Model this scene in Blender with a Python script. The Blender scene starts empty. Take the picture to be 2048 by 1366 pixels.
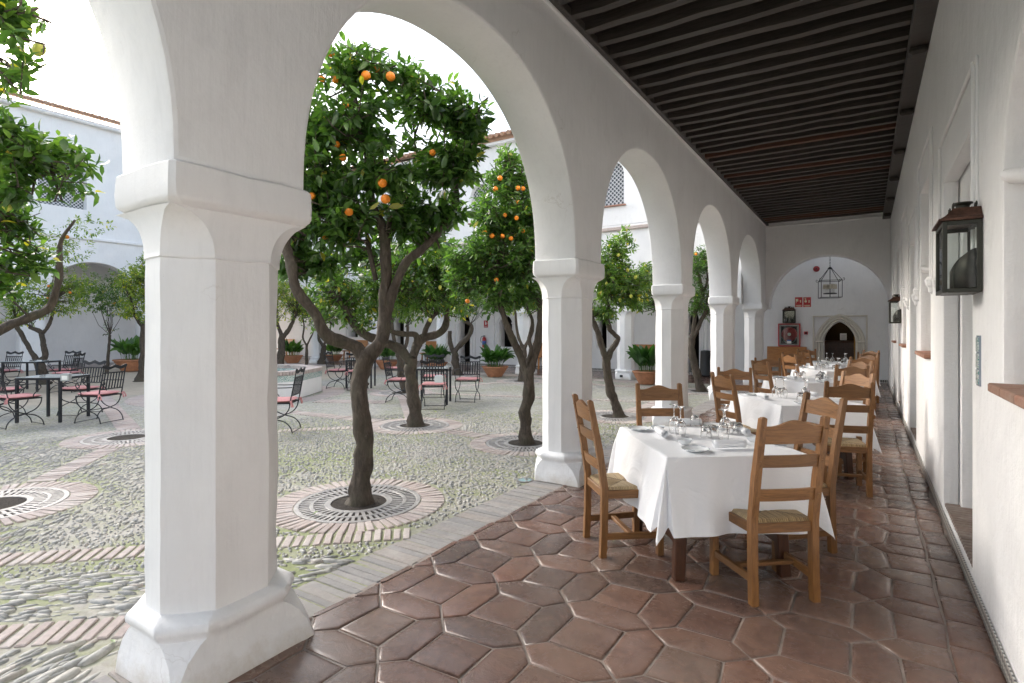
import bpy, bmesh, math, random
import numpy as np
from mathutils import Vector, Matrix, noise
R = math.radians
random.seed(7); rng = np.random.default_rng(7)
C = bpy.context.scene.collection
S = bpy.context.scene

# ------------------------------------------------------------------ camera
F = 1110.0; HC = 1.5; HY = 658.0; CX = 1024.0; T = math.atan(708 / F)
cam = bpy.data.cameras.new('camera'); co = bpy.data.objects.new('camera', cam); C.objects.link(co)
co.location = (0, 0, HC); co.rotation_euler = (R(90), 0, T)
cam.sensor_width = 36; cam.lens = F / 2048 * 36; cam.shift_y = -25 / 2048
cam.clip_start = .05; cam.clip_end = 400
S.camera = co
# ------------------------------------------------------------------ sky + sun
SUN_EL = R(23)      # hazy low sun just over the west range: broad soft light from the courtyard
sun_dir = Vector((math.cos(R(177)) * math.cos(SUN_EL), math.sin(R(177)) * math.cos(SUN_EL), math.sin(SUN_EL)))
W = bpy.data.worlds.new('World'); S.world = W; W.use_nodes = True
nt = W.node_tree; bg = nt.nodes['Background']
sk = nt.nodes.new('ShaderNodeTexSky'); sk.sky_type = 'NISHITA'; sk.sun_disc = False
sk.sun_elevation = SUN_EL; sk.sun_rotation = math.atan2(sun_dir.x, sun_dir.y)
sk.air_density = 1.0; sk.dust_density = 3.5; sk.ozone_density = 1.0
hs = nt.nodes.new('ShaderNodeHueSaturation'); hs.inputs['Saturation'].default_value = .62
nt.links.new(sk.outputs[0], hs.inputs['Color']); nt.links.new(hs.outputs[0], bg.inputs[0])
bg.inputs[1].default_value = .15
sl = bpy.data.lights.new('sun', 'SUN'); sl.energy = 1.1; sl.angle = R(44); sl.color = (1, .975, .95)
so = bpy.data.objects.new('sun', sl); C.objects.link(so); so.location = (-20, 0, 20)
so.rotation_euler = sun_dir.to_track_quat('Z', 'Y').to_euler()
S.view_settings.view_transform = 'Standard'; S.view_settings.look = 'None'
S.view_settings.gamma = 1; S.view_settings.exposure = 1.76
S.render.engine = 'CYCLES'
S.cycles.max_bounces = 10; S.cycles.diffuse_bounces = 6; S.cycles.transmission_bounces = 10; S.cycles.transparent_max_bounces = 12

# ------------------------------------------------------------------ helpers
def at(px, py, d):
    l = (px - CX) / F * d; z = HC - (py - HY) / F * d
    return Vector((-d * math.sin(T) + l * math.cos(T), d * math.cos(T) + l * math.sin(T), z))
def G(px, py, z=0.0):
    return at(px, py, F * (HC - z) / (py - HY))
def tag(o, label=None, cat=None, group=None, kind=None):
    if label: o['label'] = label
    if cat: o['category'] = cat
    if group: o['group'] = group
    if kind: o['kind'] = kind
    return o
def thing(name, label, cat, loc=(0, 0, 0), rz=0, group=None):
    o = bpy.data.objects.new(name, None); o.empty_display_size = .05
    C.objects.link(o); o.location = loc; o.rotation_euler = (0, 0, rz)
    return tag(o, label, cat, group)
def link(name, me, mat, parent=None):
    if mat and not me.materials: me.materials.append(mat)
    o = bpy.data.objects.new(name, me); C.objects.link(o)
    if parent: o.parent = parent
    return o
def copy_tree(o, parent=None):
    c = o.copy(); C.objects.link(c)
    if parent: c.parent = parent
    for ch in list(o.children): copy_tree(ch, c)
    return c
def catmull(P, n=6):
    P = [Vector(p) for p in P]
    if len(P) < 3: return [P[0].lerp(P[-1], i / n) for i in range(n + 1)]
    Q = [P[0] * 2 - P[1]] + P + [P[-1] * 2 - P[-2]]; out = []
    for i in range(1, len(Q) - 2):
        a, b, c, d = Q[i - 1:i + 3]
        for k in range(n):
            t = k / n
            out.append(.5 * ((2 * b) + (c - a) * t + (2 * a - 5 * b + 4 * c - d) * t * t + (3 * b - a - 3 * c + d) * t ** 3))
    out.append(P[-1]); return out
class MB:
    def __init__(s): s.v = []; s.f = []; s.m = []; s.t = []; s.mi = 0; s.tint = .5
    def add(s, vs, fs, tint=None):
        b = len(s.v); s.v += [tuple(v) for v in vs]; s.f += [tuple(b + i for i in f) for f in fs]
        s.m += [s.mi] * len(fs); s.t += [s.tint if tint is None else tint] * len(vs)
    def box(s, c, d, M=None, ch=0.0, tint=None):
        x, y, z = d[0] / 2, d[1] / 2, d[2] / 2; c = Vector(c)
        if ch <= 0:
            vs = [Vector((i * x, j * y, k * z)) for k in (-1, 1) for j in (-1, 1) for i in (-1, 1)]
            fs = [(0, 2, 3, 1), (4, 5, 7, 6), (0, 1, 5, 4), (2, 6, 7, 3), (0, 4, 6, 2), (1, 3, 7, 5)]
        else:
            bm = bmesh.new(); bmesh.ops.create_cube(bm, size=1)
            for v in bm.verts: v.co = Vector((v.co.x * 2 * x, v.co.y * 2 * y, v.co.z * 2 * z))
            bmesh.ops.bevel(bm, geom=bm.edges[:], offset=min(ch, .45 * min(d)), segments=1, affect='EDGES', profile=.5)
            bm.verts.index_update(); vs = [v.co.copy() for v in bm.verts]; fs = [[v.index for v in f.verts] for f in bm.faces]; bm.free()
        if M is not None: vs = [M @ v for v in vs]
        s.add([v + c for v in vs], fs, tint)
    def bar(s, a, b, w, h, ch=0.0, up=(0, 0, 1)):
        a, b = Vector(a), Vector(b); d = b - a; L = d.length; y = d / L
        u = Vector(up)
        if abs(u.dot(y)) > .99: u = Vector((1, 0, 0)) if abs(y.x) < .9 else Vector((0, 1, 0))
        x = y.cross(u).normalized(); z = x.cross(y)
        M = Matrix((x, y, z)).transposed()
        s.box((a + b) / 2, (w, L, h), M, ch)
    def tube(s, P, r, n=8, cap=True, wob=0.0, seed=0, flat=None):
        P = [Vector(p) for p in P]; k = len(P)
        if not hasattr(r, '__len__'): r = [r] * k
        up = None; rings = []
        for i, p in enumerate(P):
            t = (P[min(i + 1, k - 1)] - P[max(i - 1, 0)])
            t = t.normalized() if t.length > 1e-9 else Vector((0, 0, 1))
            if up is None:
                up = Vector((0, 0, 1)) if abs(t.z) < .9 else Vector((1, 0, 0))
            x = t.cross(up)
            if x.length < 1e-6: x = t.orthogonal()
            x.normalize(); up = x.cross(t).normalized()
            ring = []
            for j in range(n):
                a = 2 * math.pi * j / n
                rr = r[i]
                if wob: rr *= 1 + wob * noise.noise((p * 6 + Vector((math.cos(a), math.sin(a), seed)) * 1.2)) + wob * .5 * noise.noise((p * 19 + Vector((math.cos(a), math.sin(a), seed)) * 3))
                ring.append(p + (x * math.cos(a) + up * math.sin(a)) * rr)
            rings.append(ring)
        vs = [v for rg in rings for v in rg]
        fs = [(i * n + j, i * n + (j + 1) % n, (i + 1) * n + (j + 1) % n, (i + 1) * n + j) for i in range(k - 1) for j in range(n)]
        if cap: fs += [tuple(reversed(range(n))), tuple(range((k - 1) * n, k * n))]
        s.add(vs, fs)
    def lathe(s, prof, n=24, c=(0, 0, 0), cap=True):
        c = Vector(c); vs = []; k = len(prof)
        for (r, z) in prof: vs += [c + Vector((r * math.cos(2 * math.pi * j / n), r * math.sin(2 * math.pi * j / n), z)) for j in range(n)]
        fs = [(i * n + j, i * n + (j + 1) % n, (i + 1) * n + (j + 1) % n, (i + 1) * n + j) for i in range(k - 1) for j in range(n)]
        if cap: fs += [tuple(reversed(range(n))), tuple(range((k - 1) * n, k * n))]
        s.add(vs, fs)
    def build(s, name, mat, parent=None, smooth=None):
        me = bpy.data.meshes.new(name); me.from_pydata(s.v, [], s.f)
        at_ = me.attributes.new('tint', 'FLOAT', 'POINT'); at_.data.foreach_set('value', s.t)
        if isinstance(mat, (list, tuple)):
            for m in mat: me.materials.append(m)
            me.polygons.foreach_set('material_index', s.m); mat = None
        if smooth is not None:
            me.polygons.foreach_set('use_smooth', [True] * len(s.f))
            if smooth < 180:
                try: me.set_sharp_from_angle(angle=R(smooth))
                except Exception: pass
        me.update(); return link(name, me, mat, parent)

# ------------------------------------------------------------------ materials
def mat(name):
    m = bpy.data.materials.new(name); m.use_nodes = True; nt = m.node_tree
    return m, nt, nt.nodes['Principled BSDF']
def N(nt, typ, **kw):
    n = nt.nodes.new(typ)
    for k, v in kw.items():
        if k.startswith('_'): setattr(n, k[1:], v)
        else: n.inputs[k.replace('0_', '')].default_value = v
    return n
def noise_tex(nt, scale, detail=4, rough=.55, vec=None, dist=0):
    n = nt.nodes.new('ShaderNodeTexNoise'); n.inputs['Scale'].default_value = scale
    n.inputs['Detail'].default_value = detail; n.inputs['Roughness'].default_value = rough; n.inputs['Distortion'].default_value = dist
    if vec is not None: nt.links.new(vec, n.inputs['Vector'])
    return n.outputs['Fac']
def coords(nt, kind='Object', scale=(1, 1, 1), rot=(0, 0, 0)):
    tc = nt.nodes.new('ShaderNodeTexCoord'); mp = nt.nodes.new('ShaderNodeMapping')
    mp.inputs['Scale'].default_value = scale; mp.inputs['Rotation'].default_value = rot
    nt.links.new(tc.outputs[kind], mp.inputs[0]); return mp.outputs[0]
def ramp(nt, fac, stops):
    r = nt.nodes.new('ShaderNodeValToRGB'); e = r.color_ramp.elements
    while len(e) > 1: e.remove(e[-1])
    for i, (p, c) in enumerate(stops):
        q = e[0] if i == 0 else e.new(p)
        q.position = p; q.color = (*c, 1) if len(c) == 3 else c
    nt.links.new(fac, r.inputs[0]); return r.outputs[0]
def mixc(nt, fac, a, b, mode='MIX'):
    m = nt.nodes.new('ShaderNodeMix'); m.data_type = 'RGBA'; m.blend_type = mode
    for s_, v in ((m.inputs[0], fac), (m.inputs[6], a), (m.inputs[7], b)):
        if hasattr(v, 'is_output'): nt.links.new(v, s_)
        elif isinstance(v, (int, float)): s_.default_value = v
        else: s_.default_value = (*v, 1)
    return m.outputs[2]
def mth(nt, op, a, b=0.0, c=None):
    m = nt.nodes.new('ShaderNodeMath'); m.operation = op
    for s_, v in zip(m.inputs, (a, b) if c is None else (a, b, c)):
        if hasattr(v, 'is_output'): nt.links.new(v, s_)
        else: s_.default_value = v
    return m.outputs[0]
def bump(nt, bs, h, strength=.3, dist=.01):
    b = nt.nodes.new('ShaderNodeBump'); b.inputs['Strength'].default_value = strength; b.inputs['Distance'].default_value = dist
    nt.links.new(h, b.inputs['Height']); nt.links.new(b.outputs[0], bs.inputs['Normal'])
def attr(nt, name='tint'):
    a = nt.nodes.new('ShaderNodeAttribute'); a.attribute_name = name; return a.outputs['Fac']
def simple(name, col, rough=.6, metal=0, var=.0, bscale=0, bstr=.2, spec=None, bdist=.005, sscale=8):
    m, nt, b = mat(name); b.inputs['Base Color'].default_value = (*col, 1); b.inputs['Roughness'].default_value = rough
    b.inputs['Metallic'].default_value = metal
    if spec is not None: b.inputs['Specular IOR Level'].default_value = spec
    v = coords(nt)
    if var:
        f = noise_tex(nt, sscale, 5, .6, v)
        lo = tuple(c * (1 - var) for c in col); hi = tuple(min(1, c * (1 + var)) for c in col)
        nt.links.new(ramp(nt, f, [(.3, lo), (.7, hi)]), b.inputs['Base Color'])
    if bscale: bump(nt, b, noise_tex(nt, bscale, 5, .6, v), bstr, bdist)
    return m
def m_plaster(name, col=(.85, .85, .85), rough=.75, b1=.35, scale=1.0, dirt=False):
    m, nt, b = mat(name); v = coords(nt, 'Object')
    f = noise_tex(nt, 1.3, 5, .6, v); g_ = noise_tex(nt, 9, 6, .65, v)
    c = ramp(nt, f, [(.25, tuple(x * .93 for x in col)), (.6, col), (.8, tuple(min(1, x * 1.03) for x in col))])
    # scuffs and dirt flecks that belong to the paint
    s_ = noise_tex(nt, 55, 3, .7, v)
    fl = ramp(nt, s_, [(.73, (1, 1, 1)), (.78, (.62, .58, .54))])
    c = mixc(nt, .55, c, mixc(nt, 1.0, c, fl, 'MULTIPLY'))
    if dirt:
        sx = nt.nodes.new('ShaderNodeSeparateXYZ'); nt.links.new(v, sx.inputs[0])
        dz = mth(nt, 'SUBTRACT', mth(nt, 'ADD', mth(nt, 'MULTIPLY', noise_tex(nt, 7, 6, .7, v), .34), mth(nt, 'MULTIPLY', f, .1)), mth(nt, 'MULTIPLY', sx.outputs[2], 1.3))
        c = mixc(nt, ramp(nt, dz, [(.10, (0, 0, 0)), (.26, (.75,) * 3)]), c, (.48, .42, .34))
    cv = nt.nodes.new('ShaderNodeTexVoronoi'); cv.feature = 'DISTANCE_TO_EDGE'; cv.inputs['Scale'].default_value = 1.5
    wv = nt.nodes.new('ShaderNodeTexNoise'); wv.inputs['Scale'].default_value = 2.6; wv.inputs['Detail'].default_value = 6; nt.links.new(v, wv.inputs['Vector'])
    vm = nt.nodes.new('ShaderNodeVectorMath'); vm.operation = 'ADD'; nt.links.new(v, vm.inputs[0]); nt.links.new(wv.outputs['Color'], vm.inputs[1]); nt.links.new(vm.outputs[0], cv.inputs[0])
    crack = mth(nt, 'MULTIPLY', ramp(nt, cv.outputs[0], [(0, (1, 1, 1)), (.004, (.8,) * 3), (.009, (0, 0, 0))]), ramp(nt, noise_tex(nt, 1.7, 2, .5, v), [(.58, (0, 0, 0)), (.66, (.32,) * 3)]))
    c = mixc(nt, crack, c, (.50, .47, .43))
    brush = noise_tex(nt, 9, 4, .7, coords(nt, 'Object', (3.5, 3.5, .35))); patch = noise_tex(nt, 2.2, 5, .7, coords(nt, 'Object', (1, 1, .6)))
    c = mixc(nt, ramp(nt, patch, [(.56, (0, 0, 0)), (.66, (.35,) * 3)]), c, tuple(x * .86 for x in col))
    c = mixc(nt, ramp(nt, brush, [(.30, (.25,) * 3), (.5, (0, 0, 0))]), c, tuple(x * .84 for x in col))
    nt.links.new(c, b.inputs['Base Color']); b.inputs['Roughness'].default_value = rough
    h = mth(nt, 'ADD', mth(nt, 'MULTIPLY', brush, .5), mth(nt, 'MULTIPLY', noise_tex(nt, 4 * scale, 4, .5, v), 1.6)); h = mth(nt, 'ADD', h, mth(nt, 'ADD', mth(nt, 'MULTIPLY', g_, .8), mth(nt, 'MULTIPLY', noise_tex(nt, 60 * scale, 3, .6, v), .12)))
    bump(nt, b, h, b1, .02)
    return m
PL = m_plaster('white_plaster', b1=.2); PLR = m_plaster('rough_white_plaster', b1=.45, scale=1.2)
PLD = m_plaster('splashed_base_plaster', b1=.4, dirt=True)
PLC = m_plaster('cream_stone', (.72, .68, .60), b1=.3)
def m_wood(name, base, dark, rough=.42, ringscale=1.0, axis=2, tintvar=.3):
    m, nt, b = mat(name)
    sc = [14, 14, 14]; sc[axis] = 1.3
    v = coords(nt, 'Object', tuple(sc))
    n1 = noise_tex(nt, 3.0 * ringscale, 6, .65, v, 1.6); n2 = noise_tex(nt, 14 * ringscale, 4, .7, v, .4)
    c = ramp(nt, n1, [(.3, dark), (.55, base), (.75, tuple(min(1, x * 1.18) for x in base))])
    c = mixc(nt, mth(nt, 'MULTIPLY', n2, .35), c, dark)
    oi = nt.nodes.new('ShaderNodeObjectInfo'); hv = nt.nodes.new('ShaderNodeHueSaturation'); nt.links.new(mth(nt, 'ADD', mth(nt, 'MULTIPLY', oi.outputs['Random'], .38), .86), hv.inputs['Value']); nt.links.new(mth(nt, 'ADD', mth(nt, 'MULTIPLY', noise_tex(nt, 1.2, 3, .6, coords(nt)), .25), .96), hv.inputs['Saturation']); nt.links.new(c, hv.inputs['Color']); c = hv.outputs[0]
    nt.links.new(c, b.inputs['Base Color']); b.inputs['Roughness'].default_value = rough
    bump(nt, b, n2, .15, .002); return m
WOODV = m_wood('honey_wood', (.25, .128, .055), (.12, .054, .022))
WOODX = m_wood('honey_wood_across', (.26, .132, .057), (.125, .058, .024), axis=0)
WOODY = m_wood('honey_wood_depth', (.24, .124, .053), (.12, .054, .022), axis=1)
WOODD = m_wood('dark_table_wood', (.07, .028, .014), (.035, .014, .008), .35)
BENCHW = m_wood('bench_wood', (.45, .22, .09), (.28, .12, .045), .5, axis=0)
BEAM = m_wood('blackened_beam_wood', (.058, .049, .043), (.019, .015, .012), .45, axis=0)
BEAMN = m_wood('reddish_new_beam_wood', (.115, .055, .034), (.06, .027, .018), .55, axis=0)
BOARDM = simple('dark_ceiling_board', (.016, .011, .009), .7, 0, .4, 30)
def m_tile():
    m, nt, b = mat('terracotta_tile'); v = coords(nt); t = attr(nt)
    base = ramp(nt, t, [(0, (.120, .082, .069)), (.3, (.170, .104, .082)), (.6, (.212, .120, .088)), (.8, (.198, .134, .104)), (1, (.245, .125, .088))])
    n1 = noise_tex(nt, 6, 7, .7, v, .8); n2 = noise_tex(nt, 40, 5, .7, v); n3 = noise_tex(nt, 1.1, 3, .6, v); n4 = noise_tex(nt, 15, 6, .72, coords(nt, 'Object', (1, 1.5, 1), (0, 0, .5)), .5)
    c = mixc(nt, ramp(nt, n1, [(.32, (0, 0, 0)), (.62, (.85,) * 3)]), base, mixc(nt, 1.0, base, (.62, .60, .60), 'MULTIPLY'))
    c = mixc(nt, ramp(nt, n4, [(.50, (0, 0, 0)), (.72, (.55,) * 3)]), c, (.27, .155, .115))
    c = mixc(nt, ramp(nt, n4, [(.22, (.6,) * 3), (.40, (0, 0, 0))]), c, (.085, .055, .046))
    c = mixc(nt, ramp(nt, n3, [(.45, (0, 0, 0)), (.7, (.35,) * 3)]), c, (.20, .155, .12))
    c = mixc(nt, ramp(nt, n2, [(.63, (0, 0, 0)), (.82, (.45,) * 3)]), c, (.34, .27, .22))
    # thin scratches
    vs_ = coords(nt, 'Object', (3, 60, 1), (0, 0, .6)); vs2 = coords(nt, 'Object', (70, 2.5, 1), (0, 0, .3))
    sc1 = noise_tex(nt, 3, 2, .5, vs_, .3); sc2 = noise_tex(nt, 3, 2, .5, vs2, .3)
    sc = mth(nt, 'MAXIMUM', ramp(nt, sc1, [(.70, (0, 0, 0)), (.76, (.4,) * 3)]), ramp(nt, sc2, [(.70, (0, 0, 0)), (.76, (.35,) * 3)]))
    c = mixc(nt, sc, c, (.42, .34, .29))
    nt.links.new(c, b.inputs['Base Color'])
    rr = mth(nt, 'ADD', mth(nt, 'MULTIPLY', n1, .34), mth(nt, 'MULTIPLY', n2, .10)); nt.links.new(mth(nt, 'ADD', rr, .045), b.inputs['Roughness'])
    b.inputs['Specular IOR Level'].default_value = .5
    h = mth(nt, 'ADD', mth(nt, 'MULTIPLY', n1, 1.0), mth(nt, 'MULTIPLY', n2, .35)); bump(nt, b, h, .3, .010)
    return m
TILE = m_tile()
GROUT = simple('worn_grout', (.26, .215, .185), .5, 0, .4, 40, .5)
def m_brick(name, a, b_, c_):
    m, nt, b = mat(name); v = coords(nt); t = attr(nt)
    base = ramp(nt, t, [(0, a), (.5, b_), (1, c_)])
    n = noise_tex(nt, 30, 6, .7, v); k = noise_tex(nt, 5, 4, .6, v)
    c = mixc(nt, ramp(nt, n, [(.4, (0, 0, 0)), (.75, (.6,) * 3)]), base, tuple(x * .6 for x in b_))
    c = mixc(nt, ramp(nt, k, [(.5, (0, 0, 0)), (.72, (.6,) * 3)]), c, tuple(.6 * x + .4 * .5 for x in c_))
    nt.links.new(c, b.inputs['Base Color']); b.inputs['Roughness'].default_value = .8
    bump(nt, b, n, .5, .006); return m
BRICK = m_brick('pink_paving_brick', (.45, .375, .345), (.51, .43, .395), (.55, .495, .455))
KERB = m_brick('grey_worn_kerb', (.27, .262, .255), (.335, .32, .305), (.37, .325, .29))
SILL = m_brick('sill_brick', (.27, .13, .08), (.36, .18, .12), (.30, .19, .14))
THRB = m_brick('worn_threshold_brick', (.17, .13, .11), (.24, .175, .145), (.22, .18, .15))
ROOFT = m_brick('roof_tile', (.34, .19, .12), (.42, .25, .16), (.40, .30, .22))
def m_stone():
    m, nt, b = mat('river_pebble'); v = coords(nt); t = attr(nt)
    base = ramp(nt, t, [(0, (.20, .205, .20)), (.25, (.29, .295, .285)), (.5, (.355, .35, .325)), (.75, (.41, .395, .35)), (.93, (.48, .46, .40)), (1, (.38, .31, .26))])
    n = noise_tex(nt, 45, 4, .6, v)
    c = mixc(nt, .35, base, ramp(nt, n, [(.3, (.17, .17, .16)), (.7, (.50, .485, .44))]))
    nt.links.new(c, b.inputs['Base Color']); b.inputs['Roughness'].default_value = .5
    bump(nt, b, n, .3, .004); return m
STONE = m_stone()
def m_ground():
    m, nt, b = mat('mossy_pebble_ground'); v = coords(nt)
    n1 = noise_tex(nt, .8, 5, .6, v); n2 = noise_tex(nt, 25, 5, .7, v); n3 = noise_tex(nt, 4, 4, .6, v)
    vs_ = coords(nt, 'Object', (1, 1.7, 1), (0, 0, R(38)))
    vo = nt.nodes.new('ShaderNodeTexVoronoi'); vo.inputs['Scale'].default_value = 21; nt.links.new(vs_, vo.inputs[0])
    ve = nt.nodes.new('ShaderNodeTexVoronoi'); ve.feature = 'DISTANCE_TO_EDGE'; ve.inputs['Scale'].default_value = 21; nt.links.new(vs_, ve.inputs[0])
    sandc = ramp(nt, n2, [(.3, (.30, .28, .24)), (.7, (.44, .415, .37))])
    moss = ramp(nt, n2, [(.3, (.13, .165, .05)), (.7, (.285, .325, .11))])
    mfac = ramp(nt, mth(nt, 'ADD', mth(nt, 'MULTIPLY', n1, .65), mth(nt, 'MULTIPLY', n3, .4)), [(.44, (0, 0, 0)), (.60, (.85,) * 3)])
    joint = mixc(nt, mfac, sandc, moss)
    sep = nt.nodes.new('ShaderNodeSeparateColor'); nt.links.new(vo.outputs['Color'], sep.inputs[0])
    st = ramp(nt, sep.outputs[0], [(0, (.24, .245, .24)), (.4, (.34, .34, .32)), (.8, (.41, .395, .35)), (1, (.48, .46, .40))])
    geo = nt.nodes.new('ShaderNodeNewGeometry'); sx = nt.nodes.new('ShaderNodeSeparateXYZ'); nt.links.new(geo.outputs['Position'], sx.inputs[0])
    # stones in the sheet only where the loose pebble mesh stops (about 9.5 m out)
    r2 = mth(nt, 'SQRT', mth(nt, 'ADD', mth(nt, 'POWER', sx.outputs[0], 2.0), mth(nt, 'POWER', sx.outputs[1], 2.0)))
    far = ramp(nt, mth(nt, 'MULTIPLY', r2, .05), [(.495, (0, 0, 0)), (.505, (1, 1, 1))])
    em = ramp(nt, ve.outputs[0], [(.02, (0, 0, 0)), (.11, (1, 1, 1))])
    fac = mth(nt, 'MULTIPLY', em, far)
    # beaten earth beyond the paving on the west side
    earth = ramp(nt, n3, [(.3, (.44, .37, .28)), (.7, (.54, .47, .37))])
    ef = ramp(nt, mth(nt, 'ADD', mth(nt, 'MULTIPLY', sx.outputs[0], -.05), mth(nt, 'MULTIPLY', n1, .12)), [(.72, (0, 0, 0)), (.78, (1, 1, 1))])
    c = mixc(nt, fac, joint, st); c = mixc(nt, ef, c, earth)
    nt.links.new(c, b.inputs['Base Color']); b.inputs['Roughness'].default_value = .75
    bump(nt, b, mth(nt, 'ADD', mth(nt, 'MULTIPLY', fac, 1.0), mth(nt, 'MULTIPLY', n2, .5)), .6, .012); return m
GROUND = m_ground()
def m_leaf(name, dark, mid, light, yellow):
    m, nt, b = mat(name); t = attr(nt); v = coords(nt)
    c = ramp(nt, t, [(0, dark), (.45, mid), (.85, light), (.97, light), (1, yellow)])
    n = noise_tex(nt, 18, 3, .6, v); c = mixc(nt, mth(nt, 'MULTIPLY', n, .35), c, dark)
    nt.links.new(c, b.inputs['Base Color']); b.inputs['Roughness'].default_value = .30; b.inputs['Specular IOR Level'].default_value = .65
    tr = nt.nodes.new('ShaderNodeBsdfTranslucent')
    nt.links.new(mixc(nt, .5, c, mixc(nt, 1.0, c, (3.2, 3.6, .9), 'MULTIPLY')), tr.inputs[0])
    mx = nt.nodes.new('ShaderNodeMixShader'); mx.inputs[0].default_value = .38
    nt.links.new(b.outputs[0], mx.inputs[1]); nt.links.new(tr.outputs[0], mx.inputs[2])
    nt.links.new(mx.outputs[0], nt.nodes['Material Output'].inputs[0]); return m
LEAFO = m_leaf('orange_tree_leaf', (.030, .072, .018), (.060, .132, .028), (.115, .215, .045), (.38, .35, .05))
LEAFL = m_leaf('lemon_tree_leaf', (.035, .085, .018), (.065, .14, .026), (.14, .23, .045), (.50, .42, .05))
LEAFY = m_leaf('yellow_backlit_leaf', (.07, .13, .02), (.15, .24, .035), (.30, .36, .05), (.55, .48, .06))  # pale yellow-green; far crowns have their backlit glow put into this colour
LEAFP = m_leaf('aspidistra_leaf', (.022, .065, .018), (.04, .11, .024), (.09, .19, .04), (.2, .3, .06))
def m_bark():
    m, nt, b = mat('citrus_bark'); v = coords(nt, 'Object', (1, 1, .3)); v2 = coords(nt)
    n = noise_tex(nt, 28, 6, .7, v, .8); k = noise_tex(nt, 5, 4, .6, v2)
    c = ramp(nt, n, [(.28, (.028, .021, .016)), (.5, (.066, .051, .038)), (.75, (.13, .105, .08))])
    c = mixc(nt, ramp(nt, k, [(.5, (0, 0, 0)), (.72, (.55,) * 3)]), c, (.075, .078, .045))
    nt.links.new(c, b.inputs['Base Color']); b.inputs['Roughness'].default_value = .85; bump(nt, b, n, .8, .012); return m
BARK = m_bark()
ORANGE = simple('orange_peel', (.80, .24, .015), .42, 0, .12, 160, .25, bdist=.002)
LEMON = simple('lemon_peel', (.56, .56, .10), .45, 0, .15, 120, .25, bdist=.002)
CLOTH, nt_, b_ = mat('white_linen'); b_.inputs['Base Color'].default_value = (.83, .84, .86, 1); b_.inputs['Roughness'].default_value = .8; v_ = coords(nt_)
bump(nt_, b_, mth(nt_, 'ADD', mth(nt_, 'MULTIPLY', noise_tex(nt_, 4, 5, .6, v_, 1.5), 1.0), mth(nt_, 'MULTIPLY', noise_tex(nt_, 400, 2, .5, v_), .02)), .35, .03)
IRON = simple('black_wrought_iron', (.022, .024, .028), .5, .3, .25, 60, .2)
LANT = simple('olive_black_metal', (.045, .045, .036), .42, .5, .2, 40, .2)
COPPER = simple('oxidised_copper', (.11, .055, .038), .5, .6, .45, 30, .4, sscale=25)
STEEL = simple('cast_grate_metal', (.36, .345, .33), .5, .25, .3, 50, .4)
CUSH = simple('pink_cushion_fabric', (.55, .25, .25), .85, 0, .12, 300, .3, bdist=.002)
POTM = simple('terracotta_pot_clay', (.42, .19, .10), .8, 0, .22, 30, .4)
SOIL = simple('dark_soil', (.035, .027, .02), .95, 0, .4, 40, .9, bdist=.02)
CHINA = simple('white_china', (.78, .80, .81), .12, 0)
CHINB = simple('china_rim_blue_grey', (.28, .33, .38), .2, 0)
RED = simple('fire_red_paint', (.48, .025, .03), .35); REDD = simple('dark_red_hose', (.33, .03, .035), .5, 0, .2, 60, .3)
WHT = simple('white_print', (.82, .82, .80), .6); CREAMP = simple('cream_luminous_print', (.70, .68, .48), .6)
DARK = simple('black_backing', (.012, .011, .010), .8); GREYM = simple('grey_steel_frame', (.28, .27, .25), .45, .6, .1)
BLUEP = simple('blue_print', (.05, .12, .45), .5); BLACKP = simple('black_plastic', (.012, .013, .015), .5)
SHADE = simple('linen_lamp_shade', (.60, .55, .45), .9)
def m_glass(name, tint=(1, 1, 1), rough=0.0):
    m, nt, b = mat(name)
    gl = nt.nodes.new('ShaderNodeBsdfGlass'); gl.inputs['IOR'].default_value = 1.48; gl.inputs['Roughness'].default_value = rough; gl.inputs[0].default_value = (*tint, 1)
    nt.links.new(gl.outputs[0], nt.nodes['Material Output'].inputs[0]); return m
GLASS = m_glass('clear_glass')
def m_pane(name, refl=.12, tint=(.96, .98, .97)):
    m, nt, b = mat(name); tr = nt.nodes.new('ShaderNodeBsdfTransparent'); tr.inputs[0].default_value = (*tint, 1)
    g_ = nt.nodes.new('ShaderNodeBsdfGlossy'); g_.inputs['Roughness'].default_value = .03
    mx = nt.nodes.new('ShaderNodeMixShader'); fr = nt.nodes.new('ShaderNodeFresnel'); fr.inputs[0].default_value = 1.5
    nt.links.new(fr.outputs[0], mx.inputs[0]); nt.links.new(tr.outputs[0], mx.inputs[1]); nt.links.new(g_.outputs[0], mx.inputs[2])
    nt.links.new(mx.outputs[0], nt.nodes['Material Output'].inputs[0]); return m
PANE = m_pane('window_pane')
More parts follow.
